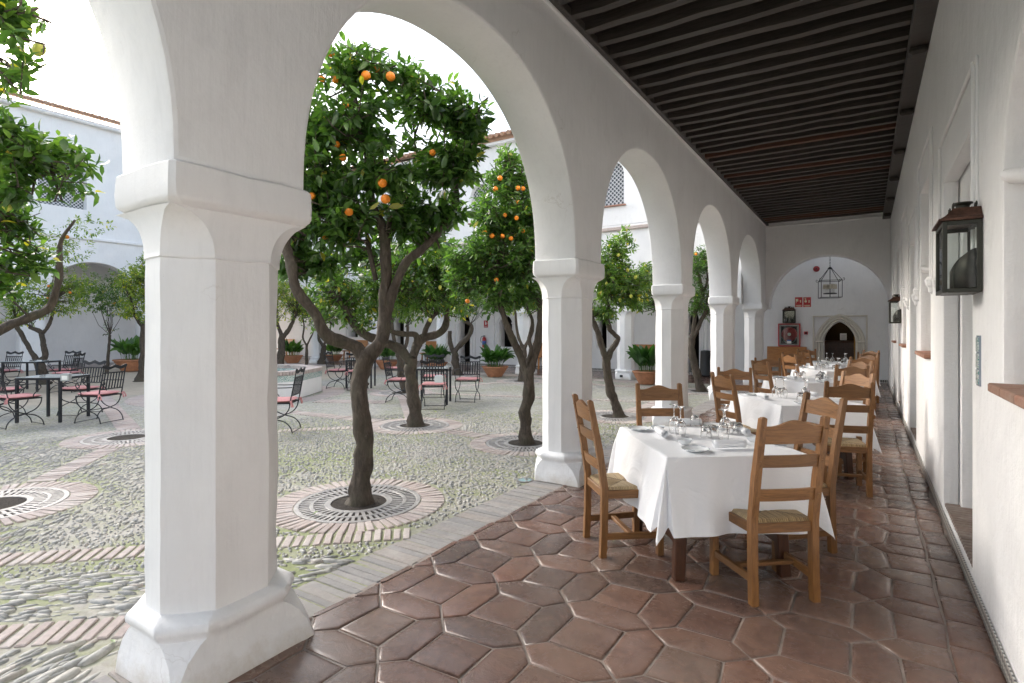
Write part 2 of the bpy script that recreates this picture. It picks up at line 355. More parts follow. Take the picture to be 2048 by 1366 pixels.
def m_rush():
    m, nt, b = mat('woven_rush'); tc = nt.nodes.new('ShaderNodeTexCoord'); s_ = nt.nodes.new('ShaderNodeSeparateXYZ'); nt.links.new(tc.outputs['Object'], s_.inputs[0])
    ax = mth(nt, 'ABSOLUTE', mth(nt, 'MULTIPLY', s_.outputs[0], .93)); ay = mth(nt, 'ABSOLUTE', s_.outputs[1])
    side = mth(nt, 'GREATER_THAN', ax, ay)      # left and right sectors: cords run across x
    k = mth(nt, 'ADD', mth(nt, 'MULTIPLY', s_.outputs[1], side), mth(nt, 'MULTIPLY', s_.outputs[0], mth(nt, 'SUBTRACT', 1.0, side)))
    o_ = mth(nt, 'ADD', mth(nt, 'MULTIPLY', s_.outputs[0], side), mth(nt, 'MULTIPLY', s_.outputs[1], mth(nt, 'SUBTRACT', 1.0, side)))
    cx_ = nt.nodes.new('ShaderNodeCombineXYZ'); nt.links.new(mth(nt, 'MULTIPLY', k, 55.0), cx_.inputs[0]); nt.links.new(mth(nt, 'MULTIPLY', o_, 3.0), cx_.inputs[1])
    stk = noise_tex(nt, 1.6, 4, .7, cx_.outputs[0])
    w = mth(nt, 'ABSOLUTE', mth(nt, 'SINE', mth(nt, 'ADD', mth(nt, 'MULTIPLY', k, 270.0), mth(nt, 'MULTIPLY', noise_tex(nt, 12, 3, .6, tc.outputs['Object']), 5.0))))
    n = noise_tex(nt, 60, 4, .7, coords(nt))
    c = ramp(nt, w, [(0, (.09, .055, .02)), (.4, (.34, .235, .11)), (1, (.52, .39, .21))]); c = mixc(nt, mth(nt, 'MULTIPLY', n, .45), c, (.34, .22, .10))
    c = mixc(nt, ramp(nt, stk, [(.38, (.85,) * 3), (.55, (0, 0, 0))]), c, (.13, .08, .035))
    c = mixc(nt, mth(nt, 'MULTIPLY', side, .35), c, (.60, .47, .29))  # side sectors painted lighter to stand for the sheen of the cords
    seam = mth(nt, 'SUBTRACT', 1.0, mth(nt, 'MINIMUM', 1.0, mth(nt, 'MULTIPLY', mth(nt, 'ABSOLUTE', mth(nt, 'SUBTRACT', ax, ay)), 75.0)))
    c = mixc(nt, mth(nt, 'MULTIPLY', seam, .75), c, (.10, .06, .025))
    nt.links.new(c, b.inputs['Base Color']); b.inputs['Roughness'].default_value = .65; bump(nt, b, w, .7, .004); return m
RUSH = m_rush()
def m_azulejo(name, sc=30):
    m, nt, b = mat(name); v = coords(nt)
    vo = nt.nodes.new('ShaderNodeTexVoronoi'); vo.inputs['Scale'].default_value = sc; nt.links.new(v, vo.inputs[0])
    n = noise_tex(nt, sc * .9, 2, .5, v, 2.5)
    c = ramp(nt, n, [(.44, (.70, .74, .72)), (.47, (.10, .30, .22)), (.53, (.10, .26, .30)), (.56, (.72, .74, .70)), (.66, (.72, .74, .70)), (.7, (.14, .20, .38))])
    nt.links.new(c, b.inputs['Base Color']); b.inputs['Roughness'].default_value = .2; return m
AZU = m_azulejo('glazed_azulejo'); 
def m_checker(name, a, b_, s_=1.0):
    m, nt, b = mat(name); v = coords(nt, 'Object', (1, 1, 1), (R(45), 0, 0))
    ch = nt.nodes.new('ShaderNodeTexChecker'); ch.inputs['Scale'].default_value = s_; ch.inputs[1].default_value = (*a, 1); ch.inputs[2].default_value = (*b_, 1)
    nt.links.new(v, ch.inputs[0]); nt.links.new(ch.outputs[0], b.inputs['Base Color']); b.inputs['Roughness'].default_value = .3; return m
SKIRT = m_checker('checkered_skirting_tile', (.55, .54, .50), (.05, .055, .06), 38)
LATT = None

# ------------------------------------------------------------------ flat plates with holes (curve fill)
def arc_pts(y0, y1, zs, rise, n=28, p=2.15, pointed=0):
    """arch head from y1 back to y0 springing at zs"""
    a = (y1 - y0) / 2; c = (y0 + y1) / 2; out = []
    for i in range(n + 1):
        t = math.pi * i / n; cx, sz = math.cos(t), math.sin(t)
        x = math.copysign(abs(cx) ** (2 / p), cx); z = abs(sz) ** (2 / p)
        if pointed: z = z * (1 - pointed) + pointed * (1 - abs(x) ** 1.3)
        out.append((c + a * x, zs + rise * z))
    return out
def arch_hole(y0, y1, z0, zs, rise, **k): return [(y0, z0), (y1, z0)] + arc_pts(y0, y1, zs, rise, **k)
def rect(y0, y1, z0, z1): return [(y0, z0), (y1, z0), (y1, z1), (y0, z1)]
def plate(name, mat_, outline, holes, thick, M, parent=None, bevel=.012, smooth=35):
    """outline in (u,v); the plate grows from 0 to thick along local +w; M maps (u,v,w)->world"""
    cu = bpy.data.curves.new(name, 'CURVE'); cu.dimensions = '2D'; cu.fill_mode = 'BOTH'
    cu.extrude = max(thick / 2 - bevel, .0005); cu.bevel_depth = bevel; cu.bevel_resolution = 1; cu.offset = -bevel
    for poly in [outline] + holes:
        s_ = cu.splines.new('POLY'); s_.points.add(len(poly) - 1)
        for i, (u, v) in enumerate(poly): s_.points[i].co = (u, v, 0, 1)
        s_.use_cyclic_u = True
    o = bpy.data.objects.new(name, cu); C.objects.link(o)
    dg = bpy.context.evaluated_depsgraph_get(); me = bpy.data.meshes.new_from_object(o.evaluated_get(dg))
    bpy.data.objects.remove(o); bpy.data.curves.remove(cu)
    me.materials.clear(); me.name = name
    me.transform(M @ Matrix.Translation((0, 0, thick / 2)))
    me.polygons.foreach_set('use_smooth', [True] * len(me.polygons))
    try: me.set_sharp_from_angle(angle=R(smooth))
    except Exception: pass
    return link(name, me, mat_, parent)
# u -> +Y, v -> +Z, w -> +X
def MYZ(x): return Matrix(((0, 0, 1, x), (1, 0, 0, 0), (0, 1, 0, 0), (0, 0, 0, 1)))
# u -> +X, v -> +Z, w -> -Y  (so plate grows towards -Y); place y at back face
def MXZ(y): return Matrix(((1, 0, 0, 0), (0, 0, -1, y), (0, 1, 0, 0), (0, 0, 0, 1)))

# ================================================================== THE SETTING
# ground sheet (joint mortar, moss, and far pebbles)
def sheet(name, x0, x1, y0, y1, z, m, n=1):
    b = MB(); b.add([(x0, y0, z), (x1, y0, z), (x1, y1, z), (x0, y1, z)], [(0, 1, 2, 3)])
    return tag(b.build(name, m), kind='structure')
sheet('courtyard_ground', -120, 120, -60, 160, -.0115, GROUND)
# rings and bands of paving brick -------------------------------------------------
TREES = {'t1': G(718, 1003), 't2': G(830, 850), 't3': G(1052, 885), 't4': G(1230, 832), 't5': G(1400, 782), 't6': G(915, 750),
         't7': Vector((-14.6, 5.6, 0)), 't8': Vector((-6.3, 1.6, 0)), 't9': G(285, 762), 't10': G(563, 745), 't11': G(612, 742), 't12': G(1043, 762), 't13': G(803, 785), 'g14': G(255, 874)}
RINGS = [(TREES[k], .53, .745) for k in ('t1', 't2', 't3', 't4', 't5', 't8', 't12', 't13', 'g14', 't6')]
def on_ring(x, y, m=0.0):
    return any((x - c.x) ** 2 + (y - c.y) ** 2 < (ro + m) ** 2 for c, ri, ro in RINGS)
BANDS = [((-5.35, .70), (-2.62, 3.24), .21), ((-4.4, .18), (-2.75, 1.70), .22),
         ((-6.3, 1.6), (-8.64, 3.72), .24), ((-3.79, 6.28), (-5.94, 6.5), .30), ((-5.94, 6.5), (-8.9, 6.34), .30),
         ((-3.79, 6.28), (-3.69, 9.13), .26), ((-3.69, 9.13), (-3.49, 13.9), .26), ((-5.94, 6.5), (-9.4, 9.8), .24),
         ((-9.4, 9.8), (-3.69, 11.2), .2), ((-9.4, 9.8), (-8.55, 13.9), .24), ((-8.55, 13.9), (-3.5, 13.96), .3), ((-8.64, 3.72), (-14.6, 5.6), .3),
         ((-8.64, 3.72), (-5.94, 6.5), .2), ((-9.4, 9.8), (-14.6, 9.0), .24), ((-4.6, 15.2), (-23, 15.2), .5), ((-9.7, 7.6), (-8.3, 8.3), .5)]
def band_dist(x, y):
    best = 9
    for (a, b, w) in BANDS:
        dx, dy = b[0] - a[0], b[1] - a[1]; L2 = dx * dx + dy * dy
        t = max(0, min(1, ((x - a[0]) * dx + (y - a[1]) * dy) / L2))
        d = math.hypot(x - a[0] - t * dx, y - a[1] - t * dy) - w / 2
        best = min(best, d)
    return best
FOUNT = G(486, 788); FOUNT.z = 0
bk = MB()
def brick(b, x, y, ang, l, w, z=0.0, h=.03):
    c, s_ = math.cos(ang), math.sin(ang); t = random.random(); i_ = .006
    vs = []
    for zz, k in ((z - h, 0), (z - i_ * .7, 0), (z, i_)):
        for (u, v) in ((-1, -1), (1, -1), (1, 1), (-1, 1)):
            uu = u * (l / 2 - k); vv = v * (w / 2 - k)
            vs.append((x + uu * c - vv * s_, y + uu * s_ + vv * c, zz + random.uniform(-.0025, .0025)))
    fs = [(8, 9, 10, 11)] + [(a + i, a + (i + 1) % 4, a + 4 + (i + 1) % 4, a + 4 + i) for a in (0, 4) for i in range(4)]
    b.add(vs, fs, t)
for c, ri, ro in RINGS:
    n = 62; rm = (ri + ro) / 2
    for i in range(n):
        a = 2 * math.pi * i / n + random.uniform(-.006, .006)
        if c.x + rm * math.cos(a) > -2.82: continue
        brick(bk, c.x + rm * math.cos(a), c.y + rm * math.sin(a), a, ro - ri - .012, 2 * math.pi * rm / n * .78, random.uniform(-.004, .003))
for (a, b_, w) in BANDS:
    a = Vector(a); b2 = Vector(b_); d = (b2 - a); L = d.length; d /= L; an = math.atan2(d.y, d.x) + math.pi / 2
    n = int(L / .069)
    for i in range(n):
        p = a + d * (i + .5) * .069
        if on_ring(p.x, p.y, .02) or p.x > -2.84 or (p - FOUNT.xy).length < 1.9: continue
        brick(bk, p.x, p.y, an + random.uniform(-.03, .03), w * random.uniform(.96, 1.0), .048, random.uniform(-.004, .003))
for i in range(90):    # brick apron round the fountain
    a = 2 * math.pi * i / 90; brick(bk, FOUNT.x + 2.0 * math.cos(a), FOUNT.y + 2.0 * math.sin(a), a, .5, .1, -.004)
tag(bk.build('brick_paving_bands', BRICK), kind='structure')
# loose-set pebbles, one mesh -------------------------------------------------------
def pebbles():
    P = []
    def zone(x, y):
        # orientation (radians) and elongation by the compartment between the bands
        s1 = (x + 4.06) - (y - 1.81)     # side of band 1
        if x + 5.6 > 0 and y < 3.4:
            l1 = (y - 1.0) - (x + 4.6) * .94
            if l1 < -.05:
                l2 = (y - .95) - (x + 3.58) * .93
                return (R(43), 3.2, 1.25) if l2 > 0 else (R(100), 3.4, 1.5)
        if x < -5 and y < 4.2 + (x + 8) * -.9: return (R(118), 2.6, .88)
        if y < 6.4 and x > -9: return (R(150 + 25 * math.sin(x * 1.3) + 20 * math.cos(y)), 1.55, .9)
        return (R(115 + 20 * math.sin(x)), 2.2, 1.0)
    y = -.2
    st = .034
    while y < 9.6:
        x = -9.8
        while x < -2.80:
            jx = x + random.uniform(-.014, .014); jy = y + random.uniform(-.014, .014)
            x += st * 1.25
            r = math.hypot(jx, jy)
            if r > 10.0 or r < 1: continue
            d = -jx * math.sin(T) + jy * math.cos(T); l = jx * math.cos(T) + jy * math.sin(T)
            if d < 1.8 or l / d > .45 or l / d < -1.02: continue
            if on_ring(jx, jy, .025) or band_dist(jx, jy) < .02: continue
            if (jx + 2.58) ** 2 < .37 ** 2 and abs(jy - 1.44) < .37: continue
            P.append((jx, jy))
        y += st
    P = np.array(P); n = len(P)
    ang = np.zeros(n); el = np.zeros(n); sc = np.zeros(n)
    for i, (x, y) in enumerate(P):
        a, e, k = zone(x, y); ang[i] = a + random.gauss(0, .22); el[i] = e * random.uniform(.7, 1.25); sc[i] = k * random.choice((.62, .8, 1, 1.1, 1.3, 1.7))
    keep = rng.random(n) < np.clip(.86 / (sc ** 1.0 * np.sqrt(el / 1.7)), 0, 1)
    P = P[keep]; ang = ang[keep]; el = el[keep]; sc = sc[keep]; n = len(P)
    K = 9; th = np.linspace(0, 2 * np.pi, K, endpoint=False)
    w = .0138 * sc; ln = w * el; h = rng.uniform(.003, .0135, n) * np.sqrt(sc)
    V = np.zeros((n, 2 * K + 1, 3)); ca, sa = np.cos(ang), np.sin(ang)
    for ring, (rr, zz) in enumerate(((1.0, -.6), (.80, .62))):
        jit = rng.uniform(.80, 1.15, (n, K))
        u = np.cos(th)[None] * jit * rr * ln[:, None]; v = np.sin(th)[None] * jit * rr * w[:, None]
        V[:, ring * K:(ring + 1) * K, 0] = P[:, :1] + u * ca[:, None] - v * sa[:, None]
        V[:, ring * K:(ring + 1) * K, 1] = P[:, 1:] + u * sa[:, None] + v * ca[:, None]
        V[:, ring * K:(ring + 1) * K, 2] = -.014 + (h[:, None] * 1.5 * zz + rng.uniform(-.0015, .0015, (n, K))) if ring else -.034
    V[:, 2 * K, :2] = P; V[:, 2 * K, 2] = -.014 + h * 1.5
    loops = []; 
    q = np.array([[i, (i + 1) % K, K + (i + 1) % K, K + i] for i in range(K)]); t3 = np.array([[K + i, K + (i + 1) % K, 2 * K] for i in range(K)])
    off = (np.arange(n) * (2 * K + 1))[:, None, None]
    Q = (q[None] + off).reshape(-1); T3 = (t3[None] + off).reshape(-1)
    me = bpy.data.meshes.new('river_pebbles'); me.vertices.add(n * (2 * K + 1)); me.vertices.foreach_set('co', V.reshape(-1))
    nq = n * K; me.loops.add(len(Q) + len(T3)); me.loops.foreach_set('vertex_index', np.concatenate([Q, T3]).astype(np.int32))
    me.polygons.add(nq * 2); me.polygons.foreach_set('loop_start', np.concatenate([np.arange(nq) * 4, nq * 4 + np.arange(nq) * 3]).astype(np.int32))
    me.polygons.foreach_set('use_smooth', np.ones(nq * 2, dtype=bool))
    a = me.attributes.new('tint', 'FLOAT', 'POINT'); a.data.foreach_set('value', np.repeat(rng.random(n), 2 * K + 1).astype(np.float32))
    me.update(calc_edges=True); me.validate()
    print('pebbles', n)
    tag(link('river_pebbles', me, STONE), 'grey river pebbles set on edge in mossy mortar', None, None, 'stuff')
pebbles()
# gallery floor: squares with long hexagons between them -----------------------------
sheet('gallery_floor_bed', -2.46, 1.8, -3.0, 18.7, -.0062, GROUT)
fl = MB()
def tile_poly(pts, z=0.0, ins=.0062):
    pts = [(p[0] + .030 * noise.noise(Vector((p[0] * 3.1, p[1] * 3.1, 5))), p[1] + .030 * noise.noise(Vector((p[0] * 3.1, p[1] * 3.1, 11)))) for p in pts]
    c = sum((Vector(p) for p in pts), Vector((0, 0))) / len(pts); n = len(pts)
    t = random.random(); tz = random.uniform(-.0015, .0015); sx = random.uniform(-.012, .012); sy = random.uniform(-.012, .012)
    rings = []
    for k, dz in ((ins * .7, -.010), (ins * 1.15, -.0024), (ins * 2.4, .0004), (ins * 4.2, .0014)):
        rg = []
        for i in range(n):
            p = Vector(pts[i]); a = (Vector(pts[i - 1]) - p).normalized(); b = (Vector(pts[(i + 1) % n]) - p).normalized()
            bis = (a + b); bl = bis.length
            s_ = math.sqrt(max(1e-6, (1 - a.dot(b)) / 2)); q = p + bis / max(bl, 1e-6) * min(k / s_, .08)
            w_ = Vector((noise.noise(Vector((p.x * 5, p.y * 5, 1))), noise.noise(Vector((p.x * 5, p.y * 5, 7))))) * .012
            q = q + w_
            rg.append((q.x, q.y, z + dz + tz + (q.x - c.x) * sx + (q.y - c.y) * sy))
        rings.append(rg)
    vs = [v for r_ in rings for v in r_] + [(c.x, c.y, z + .0019 + tz)]
    fs = [(k * n + i, k * n + (i + 1) % n, (k + 1) * n + (i + 1) % n, (k + 1) * n + i) for k in range(3) for i in range(n)]
    fs += [(3 * n + i, 3 * n + (i + 1) % n, 4 * n) for i in range(n)]
    fl.add(vs, fs, t)
def clip(pts, x0, x1):
    for s_, lim in ((1, x0), (-1, x1)):
        out = []
        for i in range(len(pts)):
            a, b = pts[i - 1], pts[i]; ia = s_ * (a[0] - lim) >= 0; ib = s_ * (b[0] - lim) >= 0
            if ia != ib:
                t = (lim - a[0]) / (b[0] - a[0]); out.append((lim, a[1] + t * (b[1] - a[1])))
            if ib: out.append(b)
        pts = out
        if len(pts) < 3: return None
    return pts
L = .472; hw = .098; X0, Y0 = -2.324 - 1 * L, 2.247 - 12 * L
XL, XR = -2.44, .34
for i in range(-1, 8):
    for j in range(0, 52):
        hx, hy = X0 + i * L, Y0 + j * L
        if hy > 18.5 or hy < -1.5: continue
        polys = [[(hx, hy), (hx + hw, hy - hw), (hx + L - hw, hy - hw), (hx + L, hy), (hx + L - hw, hy + hw), (hx + hw, hy + hw)],
                 [(hx, hy), (hx + hw, hy + hw), (hx + hw, hy + L - hw), (hx, hy + L), (hx - hw, hy + L - hw), (hx - hw, hy + hw)],
                 [(hx + hw, hy + hw), (hx + L - hw, hy + hw), (hx + L - hw, hy + L - hw), (hx + hw, hy + L - hw)]]
        for p in polys:
            q = clip(p, XL, XR)
            if q:
                ar = abs(sum(q[k - 1][0] * q[k][1] - q[k][0] * q[k - 1][1] for k in range(len(q)))) / 2
                if ar > .002: tile_poly(q)
y = -1.5
while y < 18.4:      # border course along the wall
    tile_poly([(XR, y), (.505, y), (.505, y + .30), (XR, y + .30)], ins=.006); y += .302
tag(fl.build('terracotta_tile_floor', TILE, smooth=50), kind='structure')
# kerb of worn bricks between the gallery and the pebbles
kb = MB(); kb.box((-2.62, 7.5, -.045), (.36, 21, .05), tint=.5)
y = -1.0
while y < 16.5:
    w = random.uniform(.052, .062); brick(kb, -2.62, y, random.uniform(-.02, .02), .355, w * .99, random.uniform(-.010, -.002), .03); y += w + .0022
tag(kb.build('gallery_kerb', KERB), kind='structure')
# north and west gallery floors
sheet('north_gallery_floor', -34, -2.3, 15.75, 18.7, -.004, TILE)
sheet('west_gallery_floor', -32, -25.2, -8, 18.7, .0, TILE)

# ------------------------------------------------------------------ pillars
def pillar(label, y, x=-2.58, sy=1.0, dirx=True, rot=0, seg=True, group='pillars of the near arcade'):
    t = thing('arcade_pillar', label, 'pillar', (x, y, 0), rot, group)
    ax, ay, c = .222, .276, .150
    def section(hx, hy, c, n=6):
        """rounded-corner octagon, subdivided"""
        pts = [(hx, -hy + c), (hx, hy - c), (hx - c, hy), (-hx + c, hy), (-hx, hy - c), (-hx, -hy + c), (-hx + c, -hy), (hx - c, -hy)]
        out = []
        for i in range(8):
            a, b = Vector(pts[i]), Vector(pts[(i + 1) % 8])
            for k in (0, .06, .25, .5, .75, .94): out.append(a.lerp(b, k))
        return out
    seed = y * 3.1 + x
    def loft(name, secs, m, caps=False, dx=0, z0=None):
        b = MB(); n = 48; vs = []
        for (z, hx, hy, cc) in secs:
            for p in section(hx, hy, cc):
                nz = noise.noise(Vector((p.x * 4 + seed, p.y * 4, z * 3))) * .010 + noise.noise(Vector((p.x * 14 + seed, p.y * 14, z * 9))) * .003
                r_ = p.length; q = p * (1 + nz / max(r_, .05)); vs.append((q.x, q.y * sy, z + (noise.noise(Vector((p.x * 5, p.y * 5 + seed, 3))) * .008 if z < 2.3 and z > .02 else 0)))
        k = len(secs)
        fs = [(i * n + j, i * n + (j + 1) % n, (i + 1) * n + (j + 1) % n, (i + 1) * n + j) for i in range(k - 1) for j in range(n)]
        if caps: fs += [tuple(reversed(range(n))), tuple(range((k - 1) * n, k * n))]
        if dx: vs = [(v[0] + (dx if z0 is None else dx * max(0, 1 - v[2] / z0)), v[1], v[2]) for v in vs]
        b.add(vs, fs); return b.build(name, m, t, smooth=38)
    loft('shaft', [(.27 + (1.80 - .27) * i / 22, ax - .001, ay - .001, c) for i in range(23)], PL)
    # capital: chamfers die into lobes, sides flare out to the slab
    s2 = [(1.80, ax, ay, c + .006), (1.805, ax + .006, ay + .006, c + .006)]
    for i in range(11):
        u = i / 10; e = max(.003, c * math.sqrt(max(0, 1 - u ** 2.2))); fl_ = (1 - math.sqrt(max(0, 1 - u * u * .96)))
        s2.append((1.808 + .200 * u, ax + .004 + .018 * fl_, ay + .004 + .05 * fl_, e))
    loft('capital', s2, PL)
    hx, hy = .250, .335
    loft('impost_block', [(2.004, hx - .03, hy - .03, .03), (2.014, hx - .016, hy - .016, .03), (2.026, hx - .004, hy - .004, .028), (2.04, hx, hy, .022), (2.09, hx + .002, hy + .002, .02),
                    (2.13, hx, hy, .02), (2.168, hx - .002, hy - .002, .02), (2.178, hx - .012, hy - .012, .02)], PL, True, .028)
    # base: roll over a splayed block
    loft('base', [(0, .246, .334, .012), (.02, .245, .331, .013), (.08, .244, .323, .022), (.14, .246, .314, .05), (.19, .252, .308, .10), (.205, .255, .308, .125), (.216, .262, .315, .136), (.230, .272, .325, .14), (.250, .275, .328, .142), (.268, .268, .321, .142), (.28, .250, .302, .143), (.288, .230, .280, .147), (.295, .215, .268, .149)], PLD, False, .05, .22)
    return t
PY = [1.452, 5.10, 8.72, 12.40, 16.35]
pillar('big nearest white octagonal pillar in the left foreground of the gallery', PY[0])
pillar('white octagonal pillar behind the left chair of the nearest table', PY[1])
pillar('third white pillar of the near arcade, behind the chair at the back of the closest table', PY[2])
pillar('slim fourth white pillar of the near arcade, fourth from the camera', PY[3])
pillar('white corner pillar where the near arcade meets the end arch', PY[4], sy=1.3)
pillar('white arcade pillar behind the photographer, next before the foreground one', PY[0] - 3.64)
# near arcade wall with five arches
holes = []
sp = [PY[0] - 3.64] + PY
for a, b_ in zip(sp[:-1], sp[1:]):
    y1 = b_ - .30 if b_ != PY[4] else b_ - .39
    holes.append(arc_pts(a + .30, y1, 2.19, 1.51 + (.03 if a < 2 else 0), n=44, p=2.18))
def arcade(name, label, M, sps, z0, top, halfs, rise, thick, ends, mat_, cat='wall', p=2.15, parent=None):
    """wall over pillars: outline steps down to the impost blocks and up round each arch"""
    out = [(ends[0], top), (ends[0], z0)]
    for i in range(len(sps) - 1):
        a, b = sps[i] + halfs[i], sps[i + 1] - halfs[i + 1]
        out.append((a, z0)) if out[-1] != (a, z0) else None
        out += list(reversed(arc_pts(a, b, z0 + .02, rise, n=44, p=p)))
        out.append((b, z0))
    out += [(ends[1], z0), (ends[1], top)]
    o = plate(name, mat_, out, [], thick, M, parent, bevel=.022 if parent is None else .01, smooth=40)
    if parent is None: tag(o, label, cat)
    return o
o = arcade('arcade_wall', 'white plastered wall of tall arches between courtyard and dining gallery', MYZ(-2.79), sp, 2.176, 4.62,
           [.31] * 5 + [.40], 1.53, .455, (sp[0] - .31, 16.8), PL, p=2.18)
b = MB(); b.box((-2.318, 7.4, 4.325), (.03, 19.2, .05), None, .012)
b.build('cornice_ledge', PL, o)
# the storey over the near gallery, never seen but it shades the gallery
b = MB(); b.box((-2.56, 7.5, 5.9), (.42, 22, 2.5)); b.box((-.95, 7.5, 7.2), (4.2, 22, .12)); 
t = thing('gallery_upper_storey', 'white upper storey and flat roof above the dining gallery ceiling', 'building'); b.build('wall', PL, t)

# ------------------------------------------------------------------ wooden ceiling
cl = thing('beamed_ceiling', 'black beamed wooden ceiling over the dining gallery', 'ceiling', (0, 0, 0))
b = MB(); b.box((-.93, 7.8, 4.60), (3.2, 18.2, .04)); b.build('ceiling_boards', BOARDM, cl)
y = .2; k = 0; newb = {13, 32, 37, 40, 53, 54}
while y < 16.55:
    b = MB(); w = random.uniform(.082, .100)
    P_ = [(-2.33 + 2.86 * i / 8, y + random.uniform(-.011, .011), 4.46 + random.uniform(-.008, .008)) for i in range(9)]
    vs = []
    for (px_, py_, pz_) in P_:
        vs += [(px_, py_ - w / 2, pz_ - .115), (px_, py_ + w / 2, pz_ - .115), (px_, py_ + w / 2, pz_ + .12), (px_, py_ - w / 2, pz_ + .12)]
    fs = [(i * 4 + j, (i + 1) * 4 + j, (i + 1) * 4 + (j + 1) % 4, i * 4 + (j + 1) % 4) for i in range(8) for j in range(4)] + [(3, 2, 1, 0), (32, 33, 34, 35)]
    b.add([(v[0], v[1] - y, v[2]) for v in vs], fs)
    o = b.build('beam', BEAMN if k in newb else BEAM, cl); o.location = (0, y, 0)
    if k in newb: o['label'] = 'reddish newer beam'
    y += .292; k += 1
b = MB(); b.box((.47, 7.8, 4.37), (.13, 17.9, .14), None, .01); b.box((.43, 7.8, 4.27), (.17, 17.9, .07), None, .01)
y = 1.2
while y < 16.4: b.box((.43, y, 4.205), (.15, .14, .08), None, .025); y += 1.83
b.build('wall_plate', BEAM, cl)
b = MB(); b.box((-2.29, 7.8, 4.375), (.07, 17.9, .09), None, .01); b.build('wall_plate', BEAM, cl)

# ------------------------------------------------------------------ right wall of the dining gallery
rw = thing('dining_gallery_wall', 'long white wall with arched windows and doorways along the right of the gallery', 'wall', (0, 0, 0))
WX = .515
wins = [(1.70, 3.27), (6.55, 7.75), (10.35, 11.4), (13.6, 14.5)]
doors = [(4.12, 5.55), (8.35, 9.55), (12.0, 12.95), (15.2, 16.0)]
o1 = []
for (a, b_) in wins: o1.append(arch_hole(a, b_, 1.255, 2.16, .62, p=2.0) if a < 3 else rect(a, b_, 1.255, 3.02))
for (a, b_) in doors: o1.append(rect(a, b_, .105, 2.66))
plate('wall_face', PLR, rect(-3, 18.62, -.02, 4.62), o1, .10, MYZ(WX), rw, bevel=.018)
o2 = []
for (a, b_) in wins:
    o2.append(arch_hole(a + (.10 if a > 3 else .0), b_ - (.10 if a > 3 else .0), 1.255, 2.10, .60, p=2.0))
for (a, b_) in doors: o2.append(arch_hole(a + .09, b_ - .07, .105, 2.0, .52, p=2.0, pointed=.25))
plate('niche_reveal', PLR, rect(-3, 18.62, -.02, 4.62), o2, .16, MYZ(WX + .105), rw, bevel=.02)
o3 = []
for (a, b_) in wins: o3.append(arch_hole(a + .2, b_ - .2, 1.256, 2.0, .45, p=2.0))
for (a, b_) in doors: o3.append(arch_hole(a + .2, b_ - .16, .105, 1.95, .42, p=2.0, pointed=.25))
plate('inner_jamb', PLR, rect(-3, 18.62, -.02, 4.62), o3, .25, MYZ(WX + .27), rw, bevel=.02)
b = MB(); b.box((WX + .56, 7.8, 2.3), (.03, 22, 4.6)); b.build('niche_back', PL, rw)
for (a, b_) in wins:      # brick sills, impost rolls
    b = MB(); n = max(3, int((b_ - a) / .24))
    for i in range(n):
        w = (b_ - a + .04) / n; b.box((WX + .10, a - .02 + w * (i + .5), 1.236), (.30, w - .006, .04), None, .006, tint=random.random())
    b.build('brick_sill', SILL, rw)
    b = MB()
    for yy, s_ in ((b_ - .02, 1), (a + .02, -1)):
        b.tube([(WX + .03, yy + s_ * .02, 2.19), (WX + .012, yy + s_ * .005, 2.185), (WX + .022, yy - s_ * .03, 2.17), (WX + .10, yy - s_ * .045, 2.155), (WX + .26, yy - s_ * .05, 2.15)], [.012, .026, .034, .036, .036], 10)
    b.build('impost_roll', PLR, rw, smooth=60)
for (a, b_) in doors:
    b = MB(); n = 24
    for i in range(n): b.box((WX + .24, a + (b_ - a) * (i + .5) / n, .075), (.46, (b_ - a) / n - .012, .10), None, .006, tint=random.random())
    b.box((WX + .25, (a + b_) / 2, .07), (.45, b_ - a - .004, .095), tint=.2)
    b.build('brick_step', THRB, rw)
for (a, b_) in wins[1:] + doors:     # raised alfiz frames and corbels
    z0 = 1.9 if (a, b_) in doors else 1.95; zt = 2.98 if (a, b_) in doors else 3.34
    b = MB()
    for dd, pr in ((.13, .022), (.21, .012)):
        y0, y1 = a - dd, b_ + dd
        b.box((WX - pr / 2, y0, (z0 + zt) / 2), (pr, .035, zt - z0), None, .008); b.box((WX - pr / 2, y1, (z0 + zt) / 2), (pr, .035, zt - z0), None, .008)
        b.box((WX - pr / 2 - .001, (y0 + y1) / 2, zt), (pr, y1 - y0, .035), None, .008)
    for yy in (a - .17, b_ + .17): b.lathe([(.005, z0 - .13), (.03, z0 - .11), (.035, z0 - .07), (.05, z0 - .05), (.06, z0), (.04, z0 + .03)], 10, (WX - .0, yy, 0))
    b.build('alfiz_frame', PLR, rw)
b = MB(); b.box((WX - .008, 8, .045), (.008, 21, .075)); b.build('skirting', SKIRT, rw)
# small painted tile plaque
tp = thing('ceramic_plaque', 'narrow painted ceramic tile plaque on the white wall below the big lantern', 'plaque', (WX - .004, 3.86, 1.33))
b = MB(); b.box((0, 0, 0), (.010, .085, .27)); b.build('rim', CHINB, tp)
b = MB(); b.box((-.0065, 0, .087), (.005, .072, .076)); b.box((-.0065, 0, 0), (.005, .072, .076)); b.box((-.0065, 0, -.087), (.005, .072, .076)); b.build('tile_face', AZU, tp)

